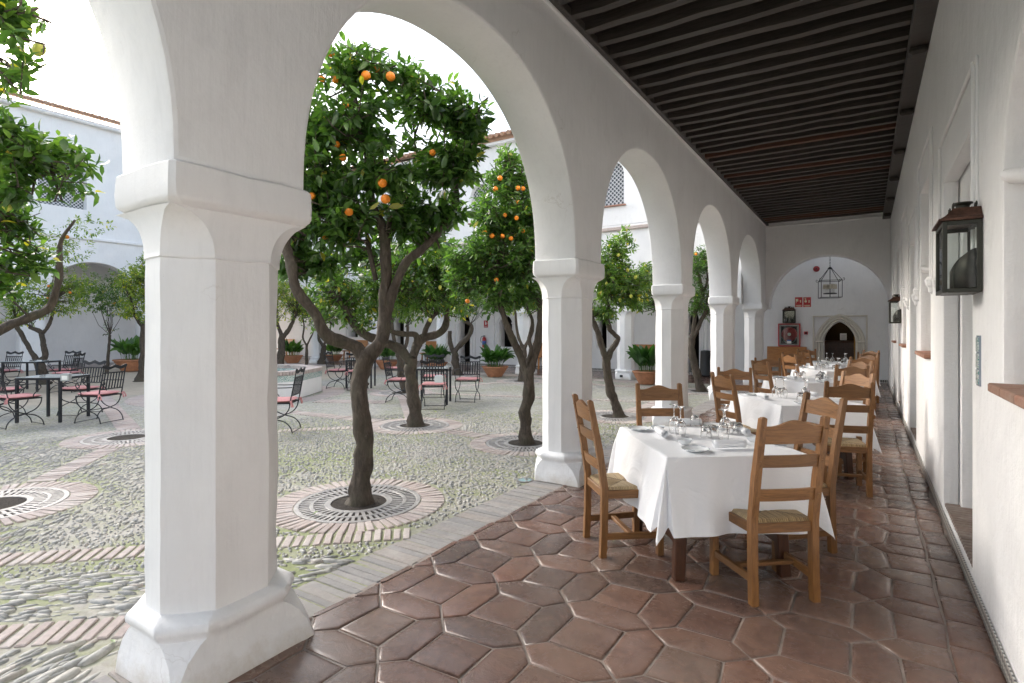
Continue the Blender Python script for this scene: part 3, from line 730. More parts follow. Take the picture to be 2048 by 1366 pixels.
# ------------------------------------------------------------------ end arch and rear wall
o = plate('end_arch_wall', PL, [(.515, 4.62), (-2.34, 4.62), (-2.34, 2.05), (-2.235, 2.05)] + list(reversed(arc_pts(-2.235, .485, 2.07, 1.36, n=40, p=2.0))) + [(.485, 2.05), (.515, 2.05)], [], .42, MXZ(17.05), None, .02)
tag(o, 'white transverse wall with a wide round arch at the end of the gallery', 'wall')
b = MB(); b.box((-.9, 16.615, 4.30), (2.85, .03, .05), None, .01); b.build('cornice_ledge', PL, o)
RY = 18.62
rwall = thing('north_wall', 'long white rear wall with moulded doorways behind the north side of the cloister', 'wall', (0, 0, 0))
def hx_(px): return RY * math.tan(math.atan((px - CX) / F) - T)
def wz(px, py, Y=RY):
    x = hx_(px) * Y / RY; d = -x * math.sin(T) + Y * math.cos(T); return HC - (py - HY) / F * d
ndoors = [('hatch', hx_(1648), hx_(1711), 0.0, wz(1680, 682), .55), ('d', hx_(920), hx_(940), 0, 1.75, .50), ('w', hx_(1000), hx_(1024), .78, 1.75, .3),
          ('d', hx_(1376), hx_(1398), 0, 1.75, .4), ('w', hx_(1197), hx_(1213), .8, 1.8, .3), ('w', hx_(700), hx_(716), 1.1, 1.9, .3), ('d', hx_(790), hx_(808), 0, 2.0, .4)]
plate('wall_face', PL, rect(-34, 1.1, -.02, 4.62), [arch_hole(a, b_, z0, zs, ri, p=2.0, pointed=.35) for (_, a, b_, z0, zs, ri) in ndoors], .35, MXZ(RY + .35), rwall, .012)
b = MB(); b.box((-16, RY + 1.9, 2.3), (36, .05, 4.6)); b.box((-16, RY + 1.1, 4.5), (36, 1.6, .05)); b.box((1.1, RY + 1.1, 2.2), (.05, 1.6, 4.5)); b.build('black_room_backing', DARK, rwall)  # black boxes behind the openings; darkness of unlit rooms put into the colour
for (nm, a, b_, z0, zs, ri) in ndoors:    # moulded surrounds
    b = MB(); k0 = 3 if nm == 'hatch' else 2
    for k in range(k0):
        g_ = .045 + .075 * k; rr = .030 + .006 * k
        path = [(b_ + g_, RY - .01, z0)] + [(x_, RY - .012, z_) for x_, z_ in arc_pts(a - g_, b_ + g_, zs, ri + g_, n=22, p=2.0, pointed=.35)] + [(a - g_, RY - .01, z0)]
        b.tube(path, rr, 8)
    for xx in (a - .12, b_ + .12): b.box((xx, RY - .03, zs - .02), (.23, .10, .055), None, .012)
    g_ = .27; zt = zs + ri + .17
    for xx in (a - g_, b_ + g_): b.box((xx, RY - .02, (z0 + zt) / 2), (.04, .055, zt - z0), None, .01)
    b.box(((a + b_) / 2, RY - .022, zt), (b_ - a + 2 * g_ + .04, .055, .04), None, .01)
    b.build('moulded_surround', PLC if nm == 'hatch' else PL, rwall, smooth=50)
b = MB(); b.box((-16, RY - .006, .045), (34, .008, .07)); b.build('skirting', SKIRT, rwall)
# what shows through the end doorway: counter, ochre lamp-lit wall, notice
xa, xb = hx_(1648), hx_(1711)
t = thing('reception_counter', 'dark wooden counter inside the end doorway', 'counter', ((xa + xb) / 2 - .1, RY + 1.0, 0))
b = MB(); b.box((0, 0, .55), (1.0, .5, 1.1), None, .01); b.build('cabinet', WOODD, t); b = MB(); b.box((0, 0, 1.12), (1.1, .58, .04), None, .008); b.build('counter_top', WOODD, t)
b = MB()
for i in range(4): b.box((-.38 + .25 * i, -.256, .55), (.2, .012, .8), None, .004)
b.build('front_panel', WOODD, t)
t = thing('notice_stand', 'small white printed notice on a stand inside the end doorway', 'notice', (hx_(1683) + .03, RY + .55, 1.14))
b = MB(); b.box((0, 0, .13), (.17, .012, .20), None, .003); b.build('board', WHT, t)
b = MB(); b.tube([(0, .01, 0), (0, .01, .05)], .008, 6); b.box((0, .01, .004), (.12, .08, .008)); b.build('stand', IRON, t); b = MB(); b.tube([(-.08, 0, .235), (-.04, 0, .25), (0, 0, .275), (.04, 0, .25), (.08, 0, .235)], .006, 6); b.build('crest', IRON, t)
b = MB()
for i in range(6): b.box((0, -.0075, .055 + .025 * i), (.12, .002, .006))
b.build('print_lines', BLACKP, t)
t = thing('ochre_panel', 'ochre plastered wall lit by a lamp inside the end doorway', 'panel', (xb - .02, RY + 1.1, 0))
b = MB(); b.box((.0, 0, 1.1), (.05, 1.3, 2.2)); b.build('panel_face', m_plaster('ochre_plaster', (.55, .30, .08)), t)
pl = bpy.data.lights.new('room_lamp', 'POINT'); pl.energy = .8; pl.color = (1, .62, .28); pl.shadow_soft_size = .05
po = bpy.data.objects.new('room_lamp', pl); C.objects.link(po); po.location = (xb - .25, RY + 1.35, 1.9)

# ------------------------------------------------------------------ north range (arcade + upper floor)
NX = [-2.58 - 3.55 * i for i in range(9)]
lab = {1: 'white pillar of the north arcade behind the lemon tree trunk, with a small black socket on its base', 2: 'white pillar of the north arcade behind the thin middle tree'}
for i, x in enumerate(NX[1:], 1):
    pp = pillar(lab.get(i, 'white octagonal pillar of the far north arcade, number %s from the corner' % ['', '', '', 'three', 'four', 'five', 'six', 'seven', 'eight'][i]), 16.0, x, group='pillars of the north arcade')
    if i == 1:
        b = MB(); b.box((0, -.355, .10), (.09, .02, .07), None, .005); b.build('floor_socket', BLACKP, pp)
M_ = MXZ(16.22)
o = arcade('north_arcade_wall', 'white arcade wall and upper storey with lattice windows across the courtyard', M_, list(reversed(NX)), 2.176, 4.62, [.31] * 9, 1.45, .455, (NX[-1] - .3, -2.8), PL)
wins2 = []
x = -4.9
while x > -31: wins2 += [arch_hole(x - .42, x + .42, 5.25, 6.15, .42, p=2.0)]; x -= 1.62
nb = thing('north_range', 'white upper storey of the north range with arched lattice windows and tiled eaves', 'building', (0, 0, 0))
plate('wall', PL, rect(-31.5, -2.8, 4.625, 7.9), wins2, .35, MXZ(16.12), nb, .012)
b = MB(); b.box((-17, 15.72, 4.50), (29, .10, .10), None, .015); b.build('string_course', BRICK, nb)
def lattice_mat():
    m, nt, b = mat('window_lattice'); v = coords(nt, 'Object', (1, 1, 1), (0, R(45), 0)); 
    ch = nt.nodes.new('ShaderNodeTexVoronoi'); ch.inputs['Scale'].default_value = 11; ch.inputs['Randomness'].default_value = 0; nt.links.new(v, ch.inputs[0])
    nt.links.new(ramp(nt, ch.outputs['Distance'], [(.40, (.05, .06, .07)), (.44, (.55, .55, .55))]), b.inputs['Base Color']); b.inputs['Roughness'].default_value = .5; return m
LAT = lattice_mat()
x = -4.9
while x > -31:
    b = MB(); b.box((0, 0, 0), (.9, .02, 1.4)); o = b.build('lattice', LAT, nb); o.location = (x, 15.95, 5.9)
    b = MB(); b.box((x, 15.745, 5.21), (.98, .10, .045), None, .006); b.build('brick_sill', SILL, nb); x -= 1.62
def eaves(parent, x0, x1, y, z, axis='x', sgn=-1):
    b = MB(); n = int(abs(x1 - x0) / .24)
    for i in range(n):
        u = x0 + (x1 - x0) * (i + .5) / n
        if axis == 'x': b.tube([(u, y - .32, z), (u, y + 3.2, z + 1.1)], .075, 8)
        else: b.tube([(y + .32, u, z), (y - 3.2, u, z + 1.1)], .075, 8)
    if axis == 'x': b.add([(x0, y - .25, z - .02), (x1, y - .25, z - .02), (x1, y + 3.2, z + 1.06), (x0, y + 3.2, z + 1.06)], [(0, 1, 2, 3)])
    else: b.add([(y + .25, x0, z - .02), (y + .25, x1, z - .02), (y - 3.2, x1, z + 1.06), (y - 3.2, x0, z + 1.06)], [(0, 1, 2, 3)])
    b.build('tiled_roof', ROOFT, parent, smooth=50)
eaves(nb, -31.5, -2.4, 15.7, 8.0)
b = MB(); b.box((-17, 15.66, 7.82), (29, .16, .10), None, .02); b.box((-17, 17.5, 4.66), (30, 3.2, .06)); b.build('cornice', PL, nb)  # second box: ceiling slab, left white instead of dark boards to brighten the gallery

# ------------------------------------------------------------------ west range
WXX = -25.4
wb = thing('west_range', 'tall white west range with arcade, arched lattice windows and a tiled roofline', 'building', (0, 0, 0))
WYs = [-8 + 3.9 * i for i in range(7)]
def arcade_plain(parent):
    out = [(-10, 9.6), (-10, 0), (WYs[0] - .35, 0)]
    for i in range(len(WYs) - 1):
        a, b_ = WYs[i] + .35, WYs[i + 1] - .35
        out += [(a, 0)] if i == 0 else []
        out += [(a, 0)] if i else []
        out += list(reversed(arc_pts(a, b_, 2.35, 1.75, n=24))) + [(b_, 0)]
    out += [(16.2, 0), (16.2, 9.6)]
    # drop duplicate neighbours
    q = [out[0]]
    for p in out[1:]:
        if math.hypot(p[0] - q[-1][0], p[1] - q[-1][1]) > 1e-4: q.append(p)
    wh = []; y = -7
    while y < 15: wh.append(arch_hole(y, y + 1.5, 6.1, 7.6, .8, p=2)); y += 2.95
    plate('wall', PL, q, wh, .5, MYZ(WXX - .5), parent, .015)
arcade_plain(wb)
b = MB(); b.box((WXX + .04, 3, 5.0), (.10, 26, .12), None, .02); b.box((WXX + .09, 3, 9.45), (.22, 26, .14), None, .03); b.build('cornice', PL, wb)
b = MB(); b.box((WXX - 3.2, 3, 4.7), (.1, 27, 9.4)); b.box((WXX - 1.8, 3, 4.6), (2.7, 27, .1)); b.build('rear_wall', PL, wb)
y = -7
while y < 15:
    b = MB(); b.box((0, 0, 0), (1.6, .02, 2.5)); o = b.build('lattice', LAT, wb); o.location = (WXX - .3, y + .75, 7.25); o.rotation_euler = (0, 0, R(90)); y += 2.95
eaves(wb, -10, 16.4, WXX + .05, 9.7, 'y')

# ================================================================== TREES
def leaf_mesh(name, pts, dirs, size, tints, m, parent, o0, wr=.42, droop=.25):
    """pts: leaf base points, dirs: unit directions; folded, slightly curled blades"""
    n = len(pts); P = np.array(pts) - np.array(o0); D = np.array(dirs); D /= np.linalg.norm(D, axis=1)[:, None] + 1e-9
    up = rng.normal(0, .55, (n, 3)); up[:, 2] += 1.0
    X = np.cross(D, up); X /= np.linalg.norm(X, axis=1)[:, None] + 1e-9; Z = np.cross(X, D)
    Ls = np.array(size)[:, None] * rng.uniform(.7, 1.2, (n, 1)); w = Ls * wr * rng.uniform(.85, 1.1, (n, 1)) * .5
    dr = rng.uniform(.05, droop * 1.6, (n, 1)); fo = rng.uniform(.15, .5, (n, 1))
    def q(t, s, z): return P + D * Ls * t * (1 - .12 * dr * t) + X * w * s + Z * (-dr * Ls * t * t * .6 + w * abs(s) * fo + z * w)
    V = np.stack([q(0, 0, 0), q(.30, -.86, 0), q(.62, -.88, 0), q(1, 0, 0), q(.62, .88, 0), q(.30, .86, 0), q(.46, 0, 0)], 1)
    base = np.array([[0, 6, 1, -1], [1, 6, 2, -1], [2, 6, 3, -1], [0, 5, 6, -1], [5, 4, 6, -1], [4, 3, 6, -1]])[:, :3]
    F_ = (base[None] + (np.arange(n) * 7)[:, None, None]).reshape(-1)
    me = bpy.data.meshes.new(name); me.vertices.add(n * 7); me.vertices.foreach_set('co', V.reshape(-1))
    me.loops.add(len(F_)); me.loops.foreach_set('vertex_index', F_.astype(np.int32))
    me.polygons.add(n * 6); me.polygons.foreach_set('loop_start', (np.arange(n * 6) * 3).astype(np.int32)); me.polygons.foreach_set('use_smooth', np.ones(n * 6, dtype=bool))
    a = me.attributes.new('tint', 'FLOAT', 'POINT'); a.data.foreach_set('value', np.repeat(np.array(tints), 7).astype(np.float32))
    me.update(calc_edges=True); return link(name, me, m, parent)
def tree(name, label, cat, base, d, limbs, clumps, leafm, lsize, n_tw, fruits=(), fm=None, fr=.036, trunk_r=1.0, group='citrus trees of the courtyard', yellow=.01, per=(7, 12), tw_len=.22, fname='orange', tbias=.45, gap=0.0):
    """limbs: list of [(px,py,dd,r)...]; clumps: (px,py,rx,ry,dd,weight) in photo pixels at distance d+dd"""
    base = Vector(base); base.z = 0
    t = thing(name, label, cat, base, 0, group)
    b = MB(); allp = []
    for li, lb in enumerate(limbs):
        pts = [at(p[0], p[1], d + p[2]) for p in lb]; rs = [p[3] * trunk_r for p in lb]
        if li == 0: pts[0].z = -.06
        P = catmull(pts, 7); k = len(P); rr = []
        for i in range(k):
            u = i / (k - 1) * (len(rs) - 1); j = min(int(u), len(rs) - 2); rr.append(rs[j] + (rs[j + 1] - rs[j]) * (u - j))
        for i in range(1, k - 1):
            j_ = Vector((noise.noise(P[i] * 4), noise.noise(P[i] * 4 + Vector((9, 0, 0))), 0)) * .35 * rr[i]; P[i] = P[i] + j_
        if li == 0:
            for i_, kf in enumerate((1.45, 1.22, 1.1)): rr[i_] *= kf
        b.tube([p - base for p in P], rr, 12, True, .34, li)
        if li: allp += P[len(P) // 3:]
        else: allp += P[int(len(P) * .85):]
        for i in range(3, k - 3, 4):      # small knots on the bark
            if random.random() < .5:
                a = random.uniform(0, 6.28); q = P[i] + Vector((math.cos(a), math.sin(a), 0)) * rr[i] * .9 - base
                s_ = rr[i] * random.uniform(.16, .28); b.lathe([(s_ * .2, -s_), (s_, -s_ * .4), (s_, s_ * .4), (s_ * .2, s_)], 6, q)
    b.build('trunk', BARK, t, smooth=60)
    A = np.array([tuple(p) for p in allp]); tw = MB(); LP, LD, LS, LT = [], [], [], []
    wsum = sum(c[5] * c[2] * c[3] for c in clumps)
    for (px, py, rx, ry, dd, wt) in clumps:
        c = at(px, py, d + dd); sx = rx / F * (d + dd); sy = ry / F * (d + dd); n = max(2, int(n_tw * wt * rx * ry / wsum))
        Rv = Vector((math.cos(T), math.sin(T), 0)); Fv = Vector((-math.sin(T), math.cos(T), 0)); dep = (sx + sy) / 2
        for i in range(n):
            v = Vector((random.gauss(0, 1), random.gauss(0, 1), random.gauss(0, 1))).normalized() * random.random() ** (1 / 2.4)
            p = c + Rv * v.x * sx + Fv * v.y * dep + Vector((0, 0, v.z * sy))
            if gap and noise.noise(p * 2.6) > .35 - gap * .3 and random.random() < gap: continue
            out = (Rv * v.x + Fv * v.y + Vector((0, 0, v.z + .25)))
            if out.length < .05: out = Vector((0, 0, 1))
            out = (out.normalized() + Vector((random.gauss(0, .45), random.gauss(0, .45), random.gauss(0, .45)))).normalized()
            q = p - out * tw_len
            k = np.argmin(((A - np.array(q)) ** 2).sum(1)); nb_ = Vector(A[k]); 
            if (nb_ - q).length < 1.0 and random.random() < .32:
                mid = (nb_ + q) / 2 + Vector((random.gauss(0, .05), random.gauss(0, .05), random.gauss(0, .05)))
                tw.tube([nb_ - base, mid - base, q - base, p - base], [.011, .008, .006, .003], 5, False)
            m_ = random.randint(*per); t0 = random.random()
            for j in range(m_):
                u = (j + .5) / m_; a = j * 2.4 + random.random()
                x_ = out.orthogonal().normalized(); y_ = out.cross(x_)
                dir_ = out * (.25 + .75 * u) + (x_ * math.cos(a) + y_ * math.sin(a)) * .85 + Vector((0, 0, -.28))
                LP.append(tuple(q.lerp(p, u))); LD.append(tuple(dir_)); LS.append(lsize * (1.05 - .3 * u))
                tt = min(.93, max(0, random.gauss(tbias + .18 * u + (t0 - .5) * .4, .24)))
                LT.append(1.0 if random.random() < yellow else tt)
    leaf_mesh('crown', LP, LD, LS, LT, leafm, t, tuple(base)); 
    if tw.v: tw.build('twigs', BARK, t)
    for (px, py, dd, s_) in fruits:
        fo = MB(); r_ = fr * s_
        if fname == 'lemon': fo.lathe([(.001, -1.42 * r_), (.22 * r_, -1.32 * r_), (.62 * r_, -1.0 * r_), (.97 * r_, -.4 * r_), (1.0 * r_, .25 * r_), (.7 * r_, .9 * r_), (.25 * r_, 1.22 * r_), (.001, 1.3 * r_)], 14, cap=False)
        else: fo.lathe([(r_ * math.sin(math.pi * i / 10) + .0001, -r_ * .96 * math.cos(math.pi * i / 10)) for i in range(11)], 16, cap=False)
        o = fo.build(fname, fm, t, smooth=180); o.location = at(px, py, d + dd * .6) - base; o.rotation_euler = (random.uniform(-.5, .5), random.uniform(-.5, .5), 0)
    print(name, len(LP)); return t
def FD(px, py): return F * HC / (py - HY)
OR = dict(fm=ORANGE, fname='orange', fr=.034); LE = dict(fm=LEMON, fname='lemon', fr=.028)
tree('orange_tree', 'largest orange tree closest to the gallery, thick trunk in a round grate', 'orange tree', TREES['t1'], FD(718, 1003),
     [[(716, 1003, 0, .098), (722, 950, 0, .082), (728, 880, 0, .076), (722, 820, 0, .078), (722, 760, 0, .072), (738, 705, 0, .072)],
      [(735, 725, 0, .06), (708, 692, 0, .056), (655, 672, -.1, .052), (632, 630, -.15, .048), (600, 590, -.2, .046), (583, 535, -.2, .042), (572, 480, -.15, .036), (590, 400, -.1, .025), (610, 300, 0, .012)],
      [(738, 712, 0, .07), (768, 670, .05, .06), (768, 600, .1, .055), (772, 540, .1, .05), (770, 470, .1, .044), (745, 410, .05, .034), (738, 350, 0, .026), (728, 280, 0, .02), (712, 200, 0, .014), (702, 130, 0, .008)],
      [(772, 640, .08, .045), (782, 590, .1, .042), (812, 525, .1, .040), (860, 485, .15, .036), (898, 440, .15, .030), (912, 390, .15, .028), (905, 340, .1, .022), (930, 290, .1, .016), (955, 220, .1, .008)],
      [(905, 350, .1, .02), (870, 330, .2, .018), (838, 310, .2, .014), (830, 270, .2, .01), (850, 220, .2, .006)],
      [(752, 560, .1, .022), (738, 500, .1, .02), (725, 430, .2, .014), (680, 330, .2, .008)],
      [(770, 470, .1, .02), (800, 400, .3, .016), (850, 330, .4, .01), (890, 240, .4, .006)]],
     [(705, 140, 95, 65, 0, .8), (800, 150, 80, 45, .1, .7), (690, 240, 125, 85, 0, 1.2), (860, 205, 95, 60, .1, 1.1), (930, 240, 60, 75, .1, 1.0), (640, 330, 80, 105, 0, 1.3), (760, 340, 90, 60, -.1, .9), (890, 320, 95, 80, .1, 1.2),
      (600, 430, 60, 80, .1, 1.3), (590, 520, 40, 50, .1, .9), (850, 480, 70, 40, .4, .6), (690, 440, 90, 80, 0, 1.1), (800, 430, 90, 70, .2, 1.0), (880, 410, 70, 60, .15, .8), (640, 520, 80, 45, .2, .7), (740, 510, 60, 45, .3, .5)],
     LEAFO, .125, 1150, [(732, 151, -.35, 1.15), (781, 153, -.35, 1.15), (765, 366, -.5, 1.1), (771, 398, -.5, 1.15), (698, 424, -.45, 1), (662, 107, -.2, .9), (671, 159, -.3, .9), (752, 137, -.1, .9), (673, 289, -.3, .9), (686, 315, -.3, .9), (644, 158, -.2, .8), (648, 472, -.1, .9), (624, 392, -.3, .9), (865, 305, -.3, .8), (692, 210, -.3, .7)], tbias=.36, gap=.6, **OR)
tree('lemon_tree', 'lemon tree directly behind the closest orange trunk, low spreading pale green crown', 'lemon tree', TREES['t2'], FD(830, 850),
     [[(830, 850, 0, .115), (828, 800, 0, .095), (820, 750, 0, .09), (824, 715, 0, .09)],
      [(820, 722, 0, .08), (795, 695, 0, .075), (760, 682, -.1, .072), (725, 665, -.2, .065), (700, 640, -.3, .06), (684, 610, -.3, .05), (670, 570, -.2, .035), (655, 530, -.2, .02)],
      [(826, 715, 0, .075), (842, 680, .1, .068), (880, 665, .2, .06), (893, 640, .3, .05), (890, 600, .3, .04), (880, 550, .2, .02)],
      [(835, 690, .05, .06), (832, 670, 0, .045), (805, 668, -.1, .04), (780, 660, -.2, .04), (772, 630, -.2, .03), (780, 580, -.2, .02)],
      [(848, 670, .1, .04), (860, 640, .1, .038), (875, 620, .2, .035), (868, 590, .3, .025)]],
     [(690, 590, 90, 70, -.2, 1), (760, 570, 90, 80, 0, 1), (840, 560, 85, 90, .1, 1.2), (900, 590, 60, 60, .3, .8), (650, 540, 60, 50, 0, .7), (800, 520, 90, 70, .3, .9), (740, 640, 60, 30, -.3, .4), (880, 520, 60, 60, 0, .8), (640, 620, 40, 40, -.1, .4)],
     LEAFL, .105, 950, [(860, 640, -.4, 1), (880, 575, -.4, 1), (905, 560, -.2, 1), (724, 600, -.5, .9), (676, 570, -.5, 1), (790, 560, -.5, 1), (660, 600, -.5, .9)], yellow=.03, tbias=.5, **LE)
tree('orange_tree', 'orange tree with a forked trunk just left of the second pillar', 'orange tree', TREES['t3'], FD(1052, 885),
     [[(1052, 885, 0, .088), (1050, 840, 0, .078), (1056, 790, 0, .074), (1056, 735, 0, .072)],
      [(1054, 750, 0, .055), (1040, 710, 0, .048), (1020, 665, -.1, .042), (1008, 635, -.1, .04), (998, 600, -.1, .036), (990, 570, 0, .028), (1000, 500, 0, .02), (1000, 430, 0, .012)],
      [(1058, 745, 0, .062), (1070, 700, 0, .058), (1081, 650, 0, .055), (1080, 600, 0, .05), (1072, 560, .1, .042), (1050, 500, .1, .03), (1040, 420, .1, .02), (1020, 350, .1, .012)],
      [(1054, 735, 0, .03), (1062, 700, -.1, .025), (1058, 680, -.1, .025), (1064, 640, .1, .022), (1040, 590, .1, .016)]],
     [(1020, 350, 55, 50, 0, 1), (990, 420, 60, 70, 0, 1.1), (1050, 430, 50, 80, .1, 1.1), (970, 500, 60, 60, 0, 1), (1030, 520, 70, 70, .1, 1.2), (950, 560, 65, 45, .1, 1), (1060, 580, 40, 50, 0, .8), (1000, 590, 60, 40, -.1, .8), (1020, 310, 30, 30, 0, .6), (920, 520, 45, 45, .2, .6)],
     LEAFO, .105, 1150, [(1000, 356, -.4, 1), (991, 378, -.4, 1), (1036, 376, -.4, .9), (969, 465, -.4, .95), (984, 472, -.4, .95), (1005, 472, -.3, .9), (1033, 436, -.4, .9), (1035, 404, -.3, .9), (1022, 477, -.3, .9), (1046, 462, -.3, .8), (935, 602, -.2, .9), (993, 560, -.3, .9), (1046, 377, -.3, .9), (1010, 430, -.4, .8)], tbias=.47, gap=.2, **OR)
tree('lemon_tree', 'lemon tree seen between the second and third pillars, hung with yellow lemons', 'lemon tree', TREES['t4'], FD(1230, 832),
     [[(1238, 834, 0, .092), (1228, 800, 0, .075), (1216, 760, 0, .07), (1213, 715, 0, .068)],
      [(1213, 722, 0, .055), (1203, 690, 0, .05), (1190, 650, 0, .046), (1180, 600, 0, .035), (1195, 520, .1, .02)],
      [(1214, 718, 0, .055), (1226, 695, 0, .05), (1236, 678, .05, .045), (1228, 668, .05, .043), (1218, 655, 0, .04), (1215, 625, 0, .035), (1225, 560, 0, .025), (1230, 500, 0, .014)]],
     [(1225, 560, 50, 60, 0, 1.3), (1260, 580, 45, 50, .1, 1.1), (1210, 620, 40, 30, 0, .8), (1235, 500, 45, 35, 0, .8), (1250, 470, 25, 25, 0, .35), (1200, 540, 25, 60, 0, .8), (1285, 560, 30, 45, .4, .8)],
     LEAFL, .10, 560, [(1227, 558, -.4, 1), (1271, 554, -.4, 1), (1220, 548, -.3, .8), (1262, 592, -.4, 1), (1240, 600, -.4, .9), (1237, 510, -.3, .9), (1245, 583, -.4, .9), (1255, 540, -.3, 1), (1213, 567, -.4, .8), (1278, 598, -.3, .9)], yellow=.02, tbias=.55, gap=.35, **LE)
tree('orange_tree', 'dark dense orange tree behind the third pillar, crown low over the potted plant', 'orange tree', G(1335, 775), FD(1335, 775),
     [[(1335, 775, 0, .09), (1330, 720, 0, .08), (1322, 660, 0, .07), (1312, 610, 0, .04)]],
     [(1300, 600, 45, 35, 0, 1), (1330, 560, 50, 50, 0, 1), (1290, 560, 30, 40, 0, .8)], LEAFO, .085, 260, [], tbias=.45, **OR)
tree('orange_tree', 'leaning orange tree seen between the third and fourth pillars, one pruned limb', 'orange tree', TREES['t5'], FD(1400, 782),
     [[(1402, 782, 0, .10), (1392, 740, 0, .085), (1384, 700, 0, .08), (1386, 670, 0, .075)],
      [(1386, 675, 0, .06), (1398, 650, 0, .055), (1412, 620, 0, .045), (1420, 580, 0, .03)], [(1386, 670, 0, .05), (1392, 620, 0, .045), (1404, 590, 0, .04), (1400, 560, 0, .035), (1396, 548, 0, .03)], [(1404, 590, 0, .03), (1415, 560, 0, .025), (1410, 520, 0, .015)]],
     [(1400, 530, 32, 40, 0, 1.2), (1395, 600, 28, 40, 0, 1.2), (1425, 600, 25, 50, 0, 1), (1410, 500, 20, 20, 0, .4)], LEAFO, .09, 300, [(1392, 508, -.2, 1)], tbias=.42, gap=.3, **OR)
tree('orange_tree', 'bare-forked old orange tree in front of the arched door of the far wall', 'orange tree', TREES['t6'], FD(915, 750),
     [[(915, 750, 0, .13), (910, 715, 0, .11), (907, 700, 0, .10)], [(907, 705, 0, .08), (900, 685, 0, .075), (899, 662, 0, .06)], [(909, 703, 0, .09), (925, 685, 0, .08), (940, 668, .1, .07), (942, 650, .1, .06), (928, 640, 0, .05), (920, 615, 0, .03)]],
     [(920, 615, 50, 28, 0, 1), (960, 600, 50, 35, .3, 1), (890, 590, 45, 35, 0, .8)], LEAFL, .10, 220, [(934, 603, -.3, 1), (913, 611, -.2, 1)], yellow=.03, **OR)
tree('lemon_tree', 'yellow-green lemon tree behind the forked orange tree, thin side branch', 'lemon tree', TREES['t12'], FD(1043, 762),
     [[(1043, 762, 0, .10), (1046, 720, 0, .08), (1050, 690, 0, .07)], [(1050, 692, 0, .05), (1064, 665, 0, .045), (1064, 640, 0, .04), (1054, 620, 0, .035)], [(1048, 700, 0, .05), (1036, 670, 0, .04), (1030, 620, 0, .03)]],
     [(1040, 600, 60, 32, 0, 1), (1010, 585, 40, 25, 0, .8), (1080, 590, 40, 35, .3, .8)], LEAFY, .105, 260, [(1010, 595, -.2, 1), (1046, 604, -.3, .9)], yellow=.12, **LE)
tree('lemon_tree', 'small crooked lemon tree half hidden behind the pale lemon tree trunk', 'lemon tree', TREES['t13'], FD(803, 785),
     [[(815, 787, 0, .09), (804, 760, 0, .08), (800, 720, 0, .075), (796, 700, 0, .07)], [(796, 705, 0, .05), (788, 680, 0, .04), (785, 640, 0, .03), (800, 600, 0, .02)], [(798, 703, 0, .05), (812, 690, 0, .045), (815, 650, 0, .03)]],
     [(800, 610, 70, 40, 0, 1), (760, 590, 40, 40, .3, .7)], LEAFL, .10, 200, [], yellow=.04, **LE)
tree('lemon_tree', 'bright yellow-green lemon tree right behind the foreground pillar on its right side', 'lemon tree', TREES['t10'], FD(563, 745),
     [[(560, 747, 0, .14), (562, 700, 0, .12), (565, 670, 0, .11)], [(565, 675, 0, .08), (580, 655, 0, .07), (592, 630, 0, .04)], [(563, 672, 0, .07), (552, 640, 0, .05)]],
     [(585, 600, 45, 45, 0, 1.2), (560, 570, 40, 40, 0, 1), (620, 620, 35, 28, .3, .7), (545, 630, 30, 30, 0, .6)], LEAFY, .11, 300, [(590, 600, -.4, 1), (570, 640, -.4, 1)], yellow=.10, **LE)
tree('lemon_tree', 'slender young tree with thin twisted stems standing left of the fountain plants', 'lemon tree', TREES['t11'], FD(612, 742),
     [[(612, 743, 0, .055), (613, 715, 0, .05), (614, 690, 0, .045)], [(614, 692, 0, .035), (606, 675, 0, .03), (608, 650, 0, .025), (600, 610, 0, .015)], [(614, 690, 0, .03), (626, 665, 0, .025), (634, 640, 0, .015)]],
     [(610, 610, 45, 30, 0, 1), (640, 600, 30, 30, 0, .6)], LEAFL, .10, 130, [], yellow=.05, **LE)
tree('lemon_tree', 'pale trunked lemon tree near the white west pillars at the far end of the courtyard', 'lemon tree', G(645, 728), FD(645, 728),
     [[(643, 728, 0, .15), (646, 705, 0, .11), (646, 690, 0, .1)], [(646, 692, 0, .07), (638, 675, 0, .06), (640, 650, 0, .04)], [(646, 692, 0, .06), (656, 675, 0, .05), (662, 650, 0, .03)]],
     [(640, 640, 40, 25, 0, 1), (670, 625, 40, 28, 0, 1), (620, 615, 30, 30, 0, .8)], LEAFL, .12, 160, [], yellow=.05, **LE)
